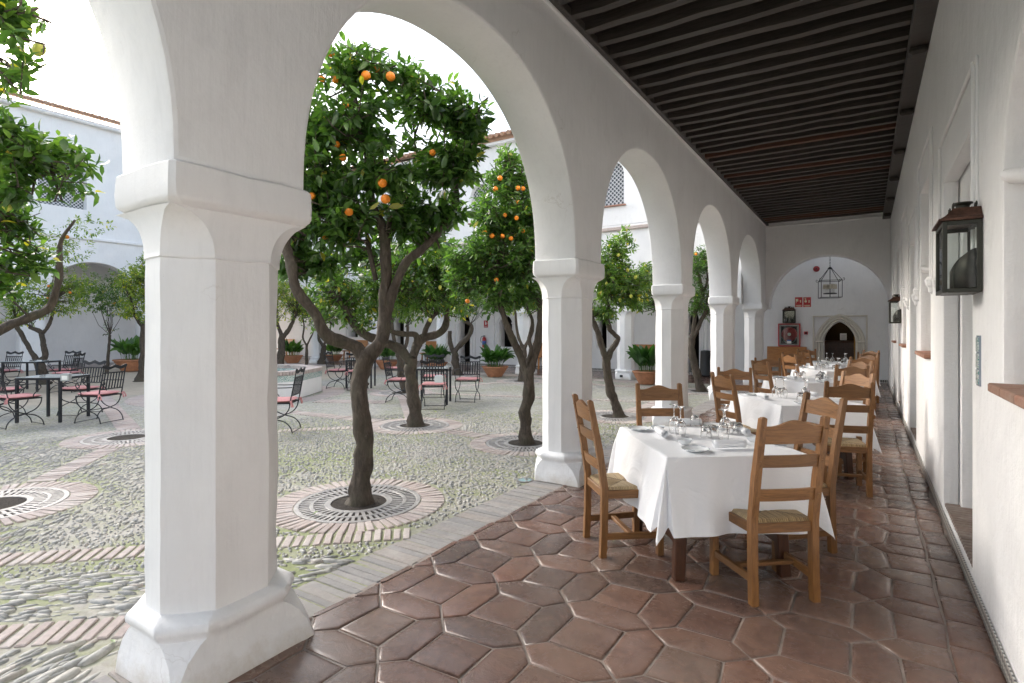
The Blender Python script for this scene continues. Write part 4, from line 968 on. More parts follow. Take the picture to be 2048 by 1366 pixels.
# left of the foreground pillar
tree('lemon_tree', 'big near lemon tree whose leafy boughs reach in from the left edge', 'lemon tree', TREES['t8'], 4.73,
     [[(-60, 1012, 0, .10), (-85, 900, 0, .085), (-90, 800, 0, .08), (-70, 740, 0, .075)],
      [(-72, 760, 0, .06), (-40, 690, .2, .05), (10, 655, .4, .045), (60, 635, .5, .04), (100, 615, .6, .036), (115, 575, .6, .032), (118, 520, .6, .026), (122, 480, .6, .018), (150, 440, .6, .01)],
      [(-70, 740, 0, .06), (-100, 620, -.3, .05), (-70, 480, -.4, .04), (0, 400, -.5, .025), (60, 360, -.6, .014), (120, 340, -.6, .008)],
      [(-100, 620, -.3, .04), (-110, 400, -.6, .03), (-60, 200, -.8, .02), (0, 80, -.9, .012), (40, 20, -.9, .008)]],
     [(20, 30, 55, 60, -.9, 1.1), (50, 120, 50, 35, -.9, .5), (5, 150, 35, 60, -.8, .7), (60, 300, 95, 50, -.7, 1.5), (30, 370, 70, 50, -.6, 1.3), (165, 330, 45, 30, -.7, .5), (20, 440, 60, 50, -.3, 1.3), (50, 520, 65, 45, -.1, 1.2), (0, 560, 50, 40, 0, 1), (0, 250, 50, 50, -.8, .9), (130, 370, 50, 30, -.6, .6)],
     LEAFL, .12, 290, [(78, 98, -1.0, 1.5), (38, 103, -.95, 1.3), (14, 411, -.9, 1.2), (12, 312, -.9, 1.2), (55, 60, -.8, 1.1)], yellow=.02, tbias=.38, gap=.5, per=(6, 10), **LE)
tree('orange_tree', 'small forked orange tree behind the left iron tables, bright backlit crown', 'orange tree', G(88, 768), FD(88, 768),
     [[(92, 768, 0, .12), (85, 745, 0, .11), (76, 722, 0, .10)], [(76, 725, 0, .07), (60, 700, 0, .06), (40, 665, 0, .055), (30, 640, 0, .04)], [(77, 725, 0, .08), (90, 712, 0, .075), (86, 690, 0, .07), (82, 665, 0, .06), (60, 655, 0, .05)], [(82, 668, 0, .05), (95, 655, 0, .045), (105, 630, 0, .035), (110, 600, 0, .02)]],
     [(100, 600, 75, 45, 0, 1.2), (40, 620, 50, 40, 0, 1), (140, 560, 50, 40, .2, .8), (170, 450, 50, 40, 0, .3), (120, 500, 60, 50, 0, .6), (20, 560, 40, 40, 0, .8)], LEAFY, .11, 420, [(134, 474, -.3, 1.6), (95, 597, -.4, 1), (120, 569, -.4, 1), (140, 585, -.4, 1), (97, 572, -.4, 1)], yellow=.04, tbias=.35, **OR)
tree('orange_tree', 'round dense orange tree left of the foreground pillar above the big potted plant', 'orange tree', G(215, 745), FD(215, 745),
     [[(214, 745, 0, .05), (217, 700, 0, .045), (220, 670, 0, .04)]],
     [(205, 585, 55, 42, 0, 1.3), (230, 610, 45, 28, 0, .9), (170, 580, 35, 35, 0, .7), (215, 655, 20, 20, 0, .2), (250, 560, 40, 30, .3, .7)], LEAFL, .10, 360, [(229, 606, -.4, 1.1), (160, 590, -.3, 1), (180, 570, -.3, 1)], yellow=.03, tbias=.4, **OR)
tree('lemon_tree', 'tall straight trunk lemon tree against the left edge of the foreground pillar, yellow foliage', 'lemon tree', TREES['t9'], FD(285, 762),
     [[(282, 765, 0, .15), (286, 735, 0, .10), (287, 690, 0, .09), (287, 650, 0, .085)], [(287, 655, 0, .06), (270, 630, 0, .05), (262, 600, 0, .03)], [(287, 655, 0, .06), (300, 620, 0, .05), (305, 580, 0, .03)]],
     [(275, 560, 45, 40, 0, 1), (285, 610, 40, 40, 0, 1), (255, 620, 25, 25, 0, .5), (300, 540, 40, 40, .2, .8)], LEAFY, .12, 300, [], yellow=.10, **LE)

# grates and root pits -------------------------------------------------------------
def grate(c, label):
    t = thing('tree_grate', label, 'tree grate', (c.x, c.y, 0), random.random(), 'round iron grates round the trees')
    b = MB(); b.tint = .5
    def ann(r0, r1, z=.0, h=.022):
        b.lathe([(r0, z - h), (r1, z - h), (r1, z - .003), (r1 - .003, z), (r0 + .003, z), (r0, z - .003), (r0, z - h)], 72, cap=False)
    ann(.235, .285); ann(.375, .405); ann(.490, .530)
    for r0, r1, n in ((.284, .376, 40), (.404, .491, 60)):
        for i in range(n):
            a = 2 * math.pi * i / n; M = Matrix.Rotation(a, 3, 'Z'); rm = (r0 + r1) / 2
            b.box((rm * math.cos(a), rm * math.sin(a), -.0125), (r1 - r0, 2 * math.pi * rm / n * .52, .019), M)
    b.build('slotted_ring', STEEL, t, smooth=30)
    b = MB(); b.lathe([(.0, -.0085), (.234, -.0085), (.50, -.010)], 40, cap=False); b.build('root_pit', SOIL, t); return t
glab = {'t1': 'round slotted iron grate at the foot of the closest orange tree', 't2': 'iron grate round the pale lemon tree in the middle of the view', 't3': 'iron grate just left of the second pillar base', 't4': 'iron grate seen between the second pillar and the back chair',
        't5': 'iron grate round the leaning tree between the third and fourth pillars', 't8': 'iron grate cut by the left edge of the photo', 't12': 'far iron grate behind the forked orange tree', 't13': 'iron grate under the middle iron chairs', 'g14': 'treeless iron grate left of the foreground pillar', 't6': 'far iron grate round the bare-forked tree'}
for k, l_ in glab.items(): grate(TREES[k], l_)
# soil clods by the nearest trunk
cb = MB(); c0 = TREES['t1']
for i in range(120):
    a = random.uniform(0, 6.28); r_ = random.uniform(.08, .22); s_ = random.uniform(.006, .018)
    cb.lathe([(s_ * .3, -s_), (s_, -.2 * s_), (s_ * .7, .5 * s_), (s_ * .1, .8 * s_)], 6, (c0.x + r_ * math.cos(a), c0.y + r_ * math.sin(a), -.018))
tag(cb.build('soil_clods', SOIL), 'dark crumbs of soil round the closest orange trunk', kind='stuff')
# fallen leaves
def fallen(px, py, label, s=.09, m=LEAFY, t_=.9):
    p = G(px, py); me = leaf_mesh('fallen_leaf', [(p.x, p.y, .012)], [(random.uniform(-1, 1), random.uniform(-1, 1), .12)], [s], [t_], m, None, tuple(p))
    me.location = p; me.location.z = 0; tag(me, label, 'leaf', 'fallen leaves on the paving')
fallen(968, 826, 'pale fallen leaf on the pebbles right of the middle iron chairs', .11); fallen(872, 826, 'yellow-green fallen leaf under the front iron chair', .11)
fallen(222, 1284, 'crumpled green leaf on the brick band beside the foreground pillar', .05, LEAFL, .8); fallen(625, 1032, 'small green leaf on the brick ring of the nearest grate', .05, LEAFL, .8)
fallen(1322, 1002, 'small dry leaf on the tiles under the left chair', .04, LEAFY, 1)
gl = thing('ground_light', 'round glass ground light set in the pebbles beside the second pillar', 'ground light', G(1050, 959))
b = MB(); b.lathe([(.066, -.02), (.085, -.02), (.085, -.002), (.066, -.002)], 24, cap=False); b.build('rim', GREYM, gl); b = MB(); b.lathe([(.0, -.004), (.066, -.004)], 24, cap=False); b.build('lens', simple('pale_blue_glass', (.35, .50, .52), .1), gl)

# ================================================================== POTTED PLANTS
def potted(px, py, h, r, label, nl=46, ls=.62, tb=.5, m=LEAFP, potz=None):
    p = G(px, py); t = thing('potted_plant', label, 'potted plant', (p.x, p.y, 0), 0, 'potted aspidistras round the courtyard')
    b = MB(); b.lathe([(r * .52, 0), (r * .55, .02), (r * .80, h * .55), (r * .94, h * .86), (r * .98, h * .88), (r * 1.02, h * .92), (r * 1.0, h), (r * .9, h), (r * .86, h * .9), (r * .3, h * .88)], 32, cap=False); b.build('pot', POTM, t, smooth=35)
    b = MB(); b.lathe([(0.001, h * .9), (r * .88, h * .9)], 24, cap=False); b.build('soil', SOIL, t)
    b = MB()
    for i in range(int(nl * 1.35)):
        a = random.uniform(0, 6.28); rr = r * .6 * math.sqrt(random.random()); L_ = ls * random.uniform(.55, 1.1); lean = random.uniform(.1, 1.25) * (.45 + rr / r); w = L_ * random.uniform(.085, .125)
        dx, dy = math.cos(a), math.sin(a); p0 = Vector((dx * rr, dy * rr, h * .88)); K = 12; P = [p0]
        a2 = a + random.gauss(0, .55); ex, ey = math.cos(a2), math.sin(a2); el_ = R(88 - 28 * rr / r * random.random()); bend = R(random.choice((25, 45, 70, 95, 125)) * random.uniform(.7, 1.2))
        for k in range(K):
            u = (k + .5) / K; e_ = el_ - bend * max(0, (u - .25) / .75) ** 1.2; st_ = L_ / K
            P.append(P[-1] + Vector((ex * math.cos(e_), ey * math.cos(e_), math.sin(e_))) * st_)
        side = Vector((-ey, ex, 0)); tw_ = random.uniform(-.9, .9); vs = []; w = L_ * random.uniform(.10, .135)
        for k in range(K + 1):
            u = k / K; ww = .005 if u < .36 else w * math.sin(math.pi * min(1, (u - .34) / .665) ** .72) ** .85 + .0015
            tg = (P[min(k + 1, K)] - P[max(k - 1, 0)]).normalized(); sd = (side + tg.cross(side) * tw_).normalized(); nn = sd.cross(tg)
            vs += [P[k] - sd * ww + nn * ww * .25, P[k], P[k] + sd * ww + nn * ww * .25]
        fs = []
        for k in range(K):
            for j in (0, 1): fs.append((k * 3 + j, k * 3 + j + 1, (k + 1) * 3 + j + 1, (k + 1) * 3 + j))
        b.add(vs, fs, min(.96, max(0, random.gauss(tb, .2))))
    b.build('foliage', m, t, smooth=180); return t
potted(990, 753, .33, .42, 'aspidistra in a wide terracotta bowl left of the second pillar, below the fire extinguisher', 60, .75)
potted(1293, 768, .36, .38, 'tall dark aspidistra in a terracotta pot half hidden by the third pillar', 46, .85, .35)
potted(872, 741, .3, .42, 'wide dark green aspidistra behind the middle iron table', 60, .72, .4)
potted(774, 738, .34, .45, 'aspidistra in a pot behind the nearest orange trunk', 46, .72, .45)
potted(668, 722, .3, .42, 'pale aspidistra beyond the left branch of the closest orange tree', 40, .75, .75)
potted(585, 726, .34, .44, 'bright aspidistra in a low pot just right of the foreground pillar', 46, .78, .75)
potted(263, 742, .42, .56, 'large lush aspidistra in a wide terracotta pot left of the foreground pillar', 60, .95, .85)

# ================================================================== RUSH-SEAT CHAIRS
def chair_proto():
    t = thing('rush_seat_chair', 'x', 'chair')
    H = 1.035; bw = .18; fw = .205; yb = -.19; yf = .185; s_ = .043
    # back posts: straight to the seat, then leaning back
    for sx in (-1, 1):
        b = MB(); x = sx * bw; prof = [(0, yb - .012), (.20, yb - .003), (.45, yb), (.70, yb - .035), (H - .008, yb - .098)]
        hw = s_ / 2; vs = []
        for (z, y) in prof:
            k = hw if z < H - .02 else hw - .004
            vs += [(x - k * .92, y - k, z), (x + k * .92, y - k, z), (x + k * .92, y + k, z), (x - k * .92, y + k, z)]
        vs += [(x - .008, yb - .108, H), (x + .008, yb - .108, H), (x + .008, yb - .092, H), (x - .008, yb - .092, H)]
        fs = [(i * 4 + j, i * 4 + (j + 1) % 4, (i + 1) * 4 + (j + 1) % 4, (i + 1) * 4 + j) for i in range(5) for j in range(4)] + [(3, 2, 1, 0), (20, 21, 22, 23)]
        b.add(vs, fs)
        for z in (.965, .79, .60): # pegs
            yy = yb - .098 * max(0, (z - .45) / .585) - hw
            b.lathe([(.006, 0), (.006, .004), (.0, .0045)], 8, (x, yy + .002, z))
        b.build('back_post', WOODV, t)
        b = MB(); b.box((sx * fw, yf, .235), (s_, s_, .47), None, .004); b.build('front_leg', WOODV, t)
        b = MB(); b.bar((sx * (bw + .0), yb + .02, .412), (sx * (fw - .0), yf - .02, .412), .026, .055, .004); b.build('seat_rail', WOODY, t)
        b = MB(); b.bar((sx * bw, yb + .015, .135), (sx * fw, yf - .02, .135), .022, .042, .003); b.build('side_stretcher', WOODY, t)
    b = MB(); b.box((0, yf, .412), (2 * fw - s_, .026, .055), None, .004); b.build('seat_rail', WOODX, t)
    b = MB(); b.box((0, yb, .412), (2 * bw - s_, .026, .055), None, .004); b.build('seat_rail', WOODX, t)
    b = MB(); b.box((0, -.0, .135), (2 * (bw + fw) / 2 - .02, .036, .022), None, .003); b.build('middle_stretcher', WOODX, t)
    def slat(name, zc, h, crest):
        b = MB(); K = 16; vs = []
        for i in range(K + 1):
            u = i / K * 2 - 1; x = u * (bw - s_ / 2 + .006)
            top = zc + h / 2; bot = zc - h / 2
            if crest:
                a = abs(u); up_ = .5 + .5 * math.cos(math.pi * min(1, a / .80)); top = zc + h / 2 + .034 * up_ - .014 * (a > .8) * 0
                bot = zc - h / 2 - .0
            def Y(z): return yb - .098 * (z - .45) / .585 - .012 * (1 - u * u)
            th = .009
            vs += [(x, Y(bot) - th, bot), (x, Y(bot) + th, bot), (x, Y(top) + th, top), (x, Y(top) - th, top)]
        fs = [(i * 4 + j, (i + 1) * 4 + j, (i + 1) * 4 + (j + 1) % 4, i * 4 + (j + 1) % 4) for i in range(K) for j in range(4)]
        b.add(vs, fs); b.build(name, WOODX, t, smooth=35)
    slat('crest_rail', .935, .095, True); slat('back_slat', .79, .066, False); slat('back_slat', .60, .066, False)
    # rush seat: four sectors dipping to the middle, rolled edges
    b = MB(); n = 20; vs = []
    for i in range(n + 1):
        for j in range(n + 1):
            u = i / n * 2 - 1; v = j / n * 2 - 1; w = bw + (fw - bw) * (v + 1) / 2 + .004
            y = (yb + yf) / 2 + v * .192; m = max(abs(u), abs(v)); z = .452 + .006 * m - .030 * max(0, (m - .86) / .14) ** 2 - .004 * (1 - abs(abs(u) - abs(v))) ** 12
            vs.append((u * w, y, z))
    fs = [(i * (n + 1) + j, (i + 1) * (n + 1) + j, (i + 1) * (n + 1) + j + 1, i * (n + 1) + j + 1) for i in range(n) for j in range(n)]
    nb_ = len(vs); b.add(vs, fs)
    b.box((0, -.002, .423), (.385, .37, .02)); b.build('rush_seat', RUSH, t, smooth=50); return t
chair0 = chair_proto(); used = False
def place_chair(M, deg, label, group='rush-seat chairs at the dining tables'):
    """M: midpoint between the tops of the back posts; deg: facing direction"""
    global used
    o = chair0 if not used else copy_tree(chair0); used = True
    a = R(deg); f = Vector((math.cos(a), math.sin(a), 0)); p = Vector((M[0], M[1], 0)) + f * .29
    o.location = p; o.rotation_euler = (0, 0, a - R(90)); o['label'] = label; o['category'] = 'chair'; o['group'] = group
    return o
TC = [(-.93, 3.86), (-.65, 6.62), (-.67, 9.28), (-.55, 11.85), (-.50, 14.2)]
A1 = dict(A=((-1.645, 3.47), 42), B=((-.32, 3.295), 130), C=((-1.505, 4.70), -57), D=((-.245, 4.495), 222))
A2 = dict(A=((-1.305, 6.14), 44), B=((-.12, 5.79), 106), C=((-1.345, 7.165), -76), D=((-.065, 7.05), 228))
ordn = ['closest', 'second', 'third', 'fourth', 'farthest']
side = dict(A='left-hand', B='front', C='back left', D='right-hand')
extra = {(0, 'A'): 'honey-wood ladder-back chair with rush seat at the left of the closest table', (0, 'B'): 'big foreground ladder-back chair with rush seat, its back to the camera',
         (0, 'C'): 'ladder-back chair behind the closest table, in front of the third pillar', (0, 'D'): 'pale-lit ladder-back chair on the right of the closest table, facing left'}
for ti, c in enumerate(TC):
    for k in 'ABCD':
        if ti == 0: M_, dg = A1[k]
        else:
            (mx, my), dg = A2[k]; M_ = (mx - TC[1][0] + c[0] + random.uniform(-.02, .02), my - TC[1][1] + c[1] + random.uniform(-.03, .03))
            if ti > 1: dg += random.uniform(-4, 4)
        place_chair(M_, dg, extra.get((ti, k), 'rush-seat ladder-back chair on the %s side of the %s white-clothed table' % (side[k], ordn[ti])))

# ================================================================== TABLES
def dining_table(c, rot, sx, sy, word):
    t = thing('dining_table', 'dark wooden table under the white cloth, %s in the row' % word, 'table', (c[0], c[1], 0), rot, 'dining tables under white cloths')
    b = MB(); b.box((0, 0, .733), (sx, sy, .03), None, .004); b.build('table_top', WOODD, t)
    for i in (-1, 1):
        for j in (-1, 1):
            b = MB(); b.bar((i * (sx / 2 - .10), j * (sy / 2 - .09), 0), (i * (sx / 2 - .14), j * (sy / 2 - .12), .72), .055, .07, .006); b.build('leg', WOODD, t)
        b = MB(); b.bar((i * (sx / 2 - .12), -sy / 2 + .1, .22), (i * (sx / 2 - .12), sy / 2 - .1, .22), .035, .06, .004); b.build('stretcher', WOODD, t)
        b = MB(); b.bar((i * (sx / 2 - .12), 0, .24), (i * .10, 0, .70), .04, .05, .004); b.build('brace', WOODD, t)
    b = MB(); b.box((0, 0, .22), (sx - .25, .05, .06), None, .004); b.build('stretcher', WOODD, t)
    return t
def cloth(c, rot, sx, sy, word, label, seed=0):
    H_ = .757; a, b_ = sx / 2 + .004, sy / 2 + .004; hang = .44; n = 110; ov = 1
    U = np.linspace(-(a + hang), a + hang, n); V_ = np.linspace(-(b_ + hang), b_ + hang, n); vs = []
    # snap lines to the table edge for a crisp fold
    for arr, e in ((U, a), (V_, b_)):
        for s_ in (-1, 1): arr[np.argmin(abs(arr - s_ * e))] = s_ * e
    for u in U:
        for v in V_:
            du = max(abs(u) - a, 0); dv = max(abs(v) - b_, 0); su = math.copysign(1, u); sv = math.copysign(1, v)
            if du == 0 and dv == 0:
                z = H_ + .0012 * noise.noise(Vector((u * 9, v * 9, seed))); e = min(a - abs(u), b_ - abs(v)); z -= .004 * math.exp(-e / .006)
                z -= .0016 * math.exp(-(abs(u) / .006) ** 2) + .0016 * math.exp(-(abs(v + .02) / .006) ** 2)   # press creases
                vs.append((u, v, z)); continue
            r_ = math.hypot(du, dv); ph = math.atan2(dv, du)
            fold = math.sin(2 * ph) ** 2
            if du > 0 and dv > 0:
                # corner: gather into one cone-like fold hanging from the table corner
                if r_ > hang: r_ = hang + (r_ - hang) * .62
                fl = .11 + .13 * math.exp(-((ph - R(45)) / R(15)) ** 2) - .02 * math.exp(-((ph - R(12)) / R(9)) ** 2) - .02 * math.exp(-((ph - R(78)) / R(9)) ** 2)
                dirx, diry = math.cos(ph) * (1 - .0), math.sin(ph)
                ox, oy = dirx * r_ * fl, diry * r_ * fl; rr = r_ * .90
                x = su * (a + ox); y = sv * (b_ + oy); z = H_ - math.sqrt(max(0, rr * rr - ox * ox - oy * oy)) * (.995)
            else:
                if du > 0:
                    s_ = v; k = (b_ - abs(v)); wv = .045 * du * math.sin(v * 11 + seed * 3 + su) + .03 * du * math.sin(v * 23 + seed)
                    o_ = .15 * du + wv + du * .05 * math.exp(-k / .10); x = su * (a + o_); y = v; z = H_ - math.sqrt(max(0, du * du - o_ * o_))
                else:
                    k = (a - abs(u)); wv = .045 * dv * math.sin(u * 12 + seed * 5 + sv) + .03 * dv * math.sin(u * 25 + seed * 2)
                    o_ = .15 * dv + wv + dv * .05 * math.exp(-k / .10); y = sv * (b_ + o_); x = u; z = H_ - math.sqrt(max(0, dv * dv - o_ * o_))
                z -= .003 * (1 - math.exp(-(du + dv) / .01))
            nz = noise.noise(Vector((x * 3.2 + seed * 7, y * 3.2, z * 2.2))) * .016 * min(1, r_ / .15)
            x += su * nz if du > 0 else 0; y += sv * nz if dv > 0 else 0
            vs.append((x, y, max(z, .15)))
    fs = [(i * n + j, (i + 1) * n + j, (i + 1) * n + j + 1, i * n + j + 1) for i in range(n - 1) for j in range(n - 1)]
    b = MB(); b.add(vs, fs); o = b.build('tablecloth', CLOTH, None, smooth=60); o.location = (c[0], c[1], 0); o.rotation_euler = (0, 0, rot)
    tag(o, label, 'tablecloth', 'white tablecloths in the gallery'); return o
ROT = [R(37), R(37), R(40), R(38), R(36)]; SZ = (.86, 1.0)
clab = ['white linen cloth draped over the closest dining table, long corner fold towards the camera', 'white linen cloth on the second dining table', 'white linen cloth on the third table, between two ladder-back chairs', 'white linen cloth on the fourth table from the camera', 'white linen cloth on the farthest table before the end doorway']
for i, c in enumerate(TC):
    dining_table(c, ROT[i], *SZ, ordn[i]); cloth(c, ROT[i], *SZ, ordn[i], clab[i], i * 1.7)

# table ware ------------------------------------------------------------------
ZT = .7595
def lat(name, prof, n, m, smooth=60):
    b = MB(); b.lathe(prof, n, cap=False); return b.build(name, m, None, smooth=smooth)
def wine_glass():      # stands on its rim, foot up
    po = [(.029, 0), (.033, .02), (.037, .045), (.038, .065), (.034, .088), (.022, .105), (.009, .114), (.0042, .122), (.0036, .15), (.0036, .175), (.006, .192), (.016, .1985), (.033, .2015), (.034, .203), (.033, .204), (.002, .2055), (.0001, .2055)]
    pi = [(.0001, .108), (.012, .105), (.0215, .1005), (.0325, .086), (.0363, .065), (.0353, .045), (.0315, .02), (.0278, 0), (.029, 0)]
    return lat('wine_glass', list(reversed(po)) + list(reversed(pi))[0:] if 0 else pi + po[1:], 28, GLASS, 50)
def tumbler():
    pi = [(.0001, .070), (.022, .069), (.0275, .063), (.0315, .03), (.0345, 0), (.036, 0)]; po = [(.0345, .03), (.031, .068), (.028, .077), (.022, .080), (.0001, .080)]
    return lat('tumbler', pi + po, 28, GLASS, 50)
def plate_():
    t = lat('side_plate', [(.0001, .004), (.045, .004), (.062, .009), (.080, .0165), (.082, .018), (.080, .0145), (.060, .005), (.045, 0), (.0001, 0)], 48, CHINA)
    me = t.data; me.materials.append(CHINB)
    me.polygons.foreach_set('material_index', [1 if (abs(math.hypot(p.center.x, p.center.y) - .0805) < .0022 and p.center.z > .0145 and math.sin(9 * math.atan2(p.center.y, p.center.x)) > -.2) else 0 for p in me.polygons]); return t
def dish():
    t = lat('butter_dish', [(.0001, .005), (.02, .006), (.034, .017), (.044, .030), (.046, .031), (.044, .028), (.030, .006), (.022, 0), (.0001, 0)], 32, CHINA); t.data.transform(Matrix.Diagonal((1.15, .8, 1, 1))); return t
def napkin():
    b = MB(); K = 36; vs = []; n = 20; Ln = .10
    # outer roll
    prof = []
    for i in range(K * 3):      # spiral
        a = i / K * 2 * math.pi; r_ = .027 - .0062 * i / K
        prof.append((r_ * math.cos(a), .0285 + r_ * math.sin(a)))
    for k in range(9):
        x = -Ln + 2 * Ln * k / 8; e = 1 + .02 * math.sin(k * 2.1)
        vs += [(x, p[0] * e, p[1] * e) for p in prof]
    m = len(prof)
    fs = [(k * m + i, k * m + i + 1, (k + 1) * m + i + 1, (k + 1) * m + i) for k in range(8) for i in range(m - 1)]
    b.add(vs, fs); o = b.build('napkin_roll', CLOTH, None, smooth=70); so_ = o.modifiers.new('thick', 'SOLIDIFY'); so_.thickness = .0025; return o
PR = {}
def ware(kind, p, label, group, rz=0):
    mk = dict(wine_glass=wine_glass, tumbler=tumbler, side_plate=plate_, butter_dish=dish, napkin_roll=napkin)
    if kind not in PR: o = mk[kind](); PR[kind] = o
    else: o = PR[kind].copy(); C.objects.link(o)
    o.location = p; o.rotation_euler = (0, 0, rz); cats = dict(wine_glass='wine glass', tumbler='tumbler', side_plate='plate', butter_dish='dish', napkin_roll='napkin'); tag(o, label, cats[kind], group)
def TW(px, py): v = G(px, py, ZT); v.z = ZT; return v
GP = dict(wine_glass='upturned wine glasses on the tables', tumbler='upturned tumblers on the tables', side_plate='side plates on the tables', butter_dish='small white dishes on the tables', napkin_roll='rolled white napkins on the tables')
T1 = [('side_plate', 1279, 860, 'side plate at the left edge of the closest table, by the left chair', .3), ('side_plate', 1391, 902, 'side plate at the front edge of the closest table', 1.0), ('side_plate', 1557, 887, 'side plate on the right of the closest table, by the foreground chair post', 2.0), ('side_plate', 1428, 853, 'side plate at the back of the closest table behind the tumblers', .1),
      ('butter_dish', 1316, 860, 'small dish beside the left rolled napkin', .4), ('butter_dish', 1370, 888, 'small boat-shaped dish behind the front side plate', .9), ('butter_dish', 1508, 883, 'small dish between the front napkin and the right side plate', .2),
      ('napkin_roll', 1322, 872, 'rolled napkin pointing at the camera on the left of the closest table', R(122)), ('napkin_roll', 1459, 897, 'rolled napkin lying crosswise at the front of the closest table', R(36)), ('napkin_roll', 1484, 868, 'rolled napkin behind the glasses at the right of the closest table', R(120)), ('napkin_roll', 1376, 851, 'rolled napkin at the back left of the closest table', R(32)),
      ('wine_glass', 1348, 866, 'tall upturned wine glass, left rear of the pair over the left napkin', 0), ('wine_glass', 1361, 872, 'upturned wine glass in front left of the pair by the rolled napkin', 0), ('wine_glass', 1450, 866, 'upturned wine glass at the back right cluster of the closest table', 0), ('wine_glass', 1447, 880, 'upturned wine glass at the front of the right cluster', 0),
      ('tumbler', 1390, 852, 'upturned tumbler standing alone at the back of the closest table', 0), ('tumbler', 1412, 874, 'upturned tumbler in the middle of the closest table', 0), ('tumbler', 1424, 873, 'upturned tumbler just right of the middle one', .3), ('tumbler', 1466, 866, 'upturned tumbler beside the right wine glasses', 0), ('tumbler', 1476, 868, 'upturned tumbler at the right end of the right cluster', .4)]
for kind, px, py, lb, rz in T1: ware(kind, TW(px, py), lb, GP[kind], rz)
lay = [('side_plate', -.30, .34, .3, 'left'), ('side_plate', -.14, -.40, 1, 'front'), ('side_plate', .32, -.30, 2, 'right'), ('butter_dish', -.30, .16, .4, 'left'), ('butter_dish', -.02, -.34, .9, 'front'), ('napkin_roll', -.33, -.02, R(85), 'left'), ('napkin_roll', .14, -.38, 0, 'front'), ('napkin_roll', .30, .10, R(85), 'right'),
       ('wine_glass', -.13, .17, 0, 'left'), ('wine_glass', -.07, .05, 0, 'left'), ('wine_glass', .14, .02, 0, 'right'), ('wine_glass', .08, -.10, 0, 'right'), ('tumbler', .03, .25, 0, 'left'), ('tumbler', .0, -.13, 0, 'front'), ('tumbler', .21, .08, 0, 'right')]
nice = dict(side_plate='side plate', butter_dish='small white dish', napkin_roll='rolled white napkin', wine_glass='upturned wine glass', tumbler='upturned tumbler')
from collections import Counter
seen = Counter()
for ti in range(1, 5):
    c = TC[ti]; M_ = Matrix.Rotation(ROT[ti], 3, 'Z'); cnt = Counter((k, s_) for k, _, _, _, s_ in lay)
    for kind, x, y, rz, s_ in lay:
        v = M_ @ Vector((x + random.uniform(-.03, .03), y + random.uniform(-.03, .03), 0)) + Vector((c[0], c[1], ZT))
        amb = False; nearer = dict(left=('farther', 'nearer'), right=('farther', 'nearer'))
        if cnt[(kind, s_)] > 1: seen[(ti, kind, s_)] += 1; lb = '%s of the two upturned wine glasses at the %s of the %s table' % (nearer[s_][seen[(ti, kind, s_)] - 1], s_, ordn[ti])
        else: lb = '%s towards the %s of the %s dining table' % (nice[kind], s_, ordn[ti])
        ware(kind, v, lb, ('pair of glasses at the %s of the %s table' % (s_, ordn[ti])) if amb else GP[kind], rz + ROT[ti])

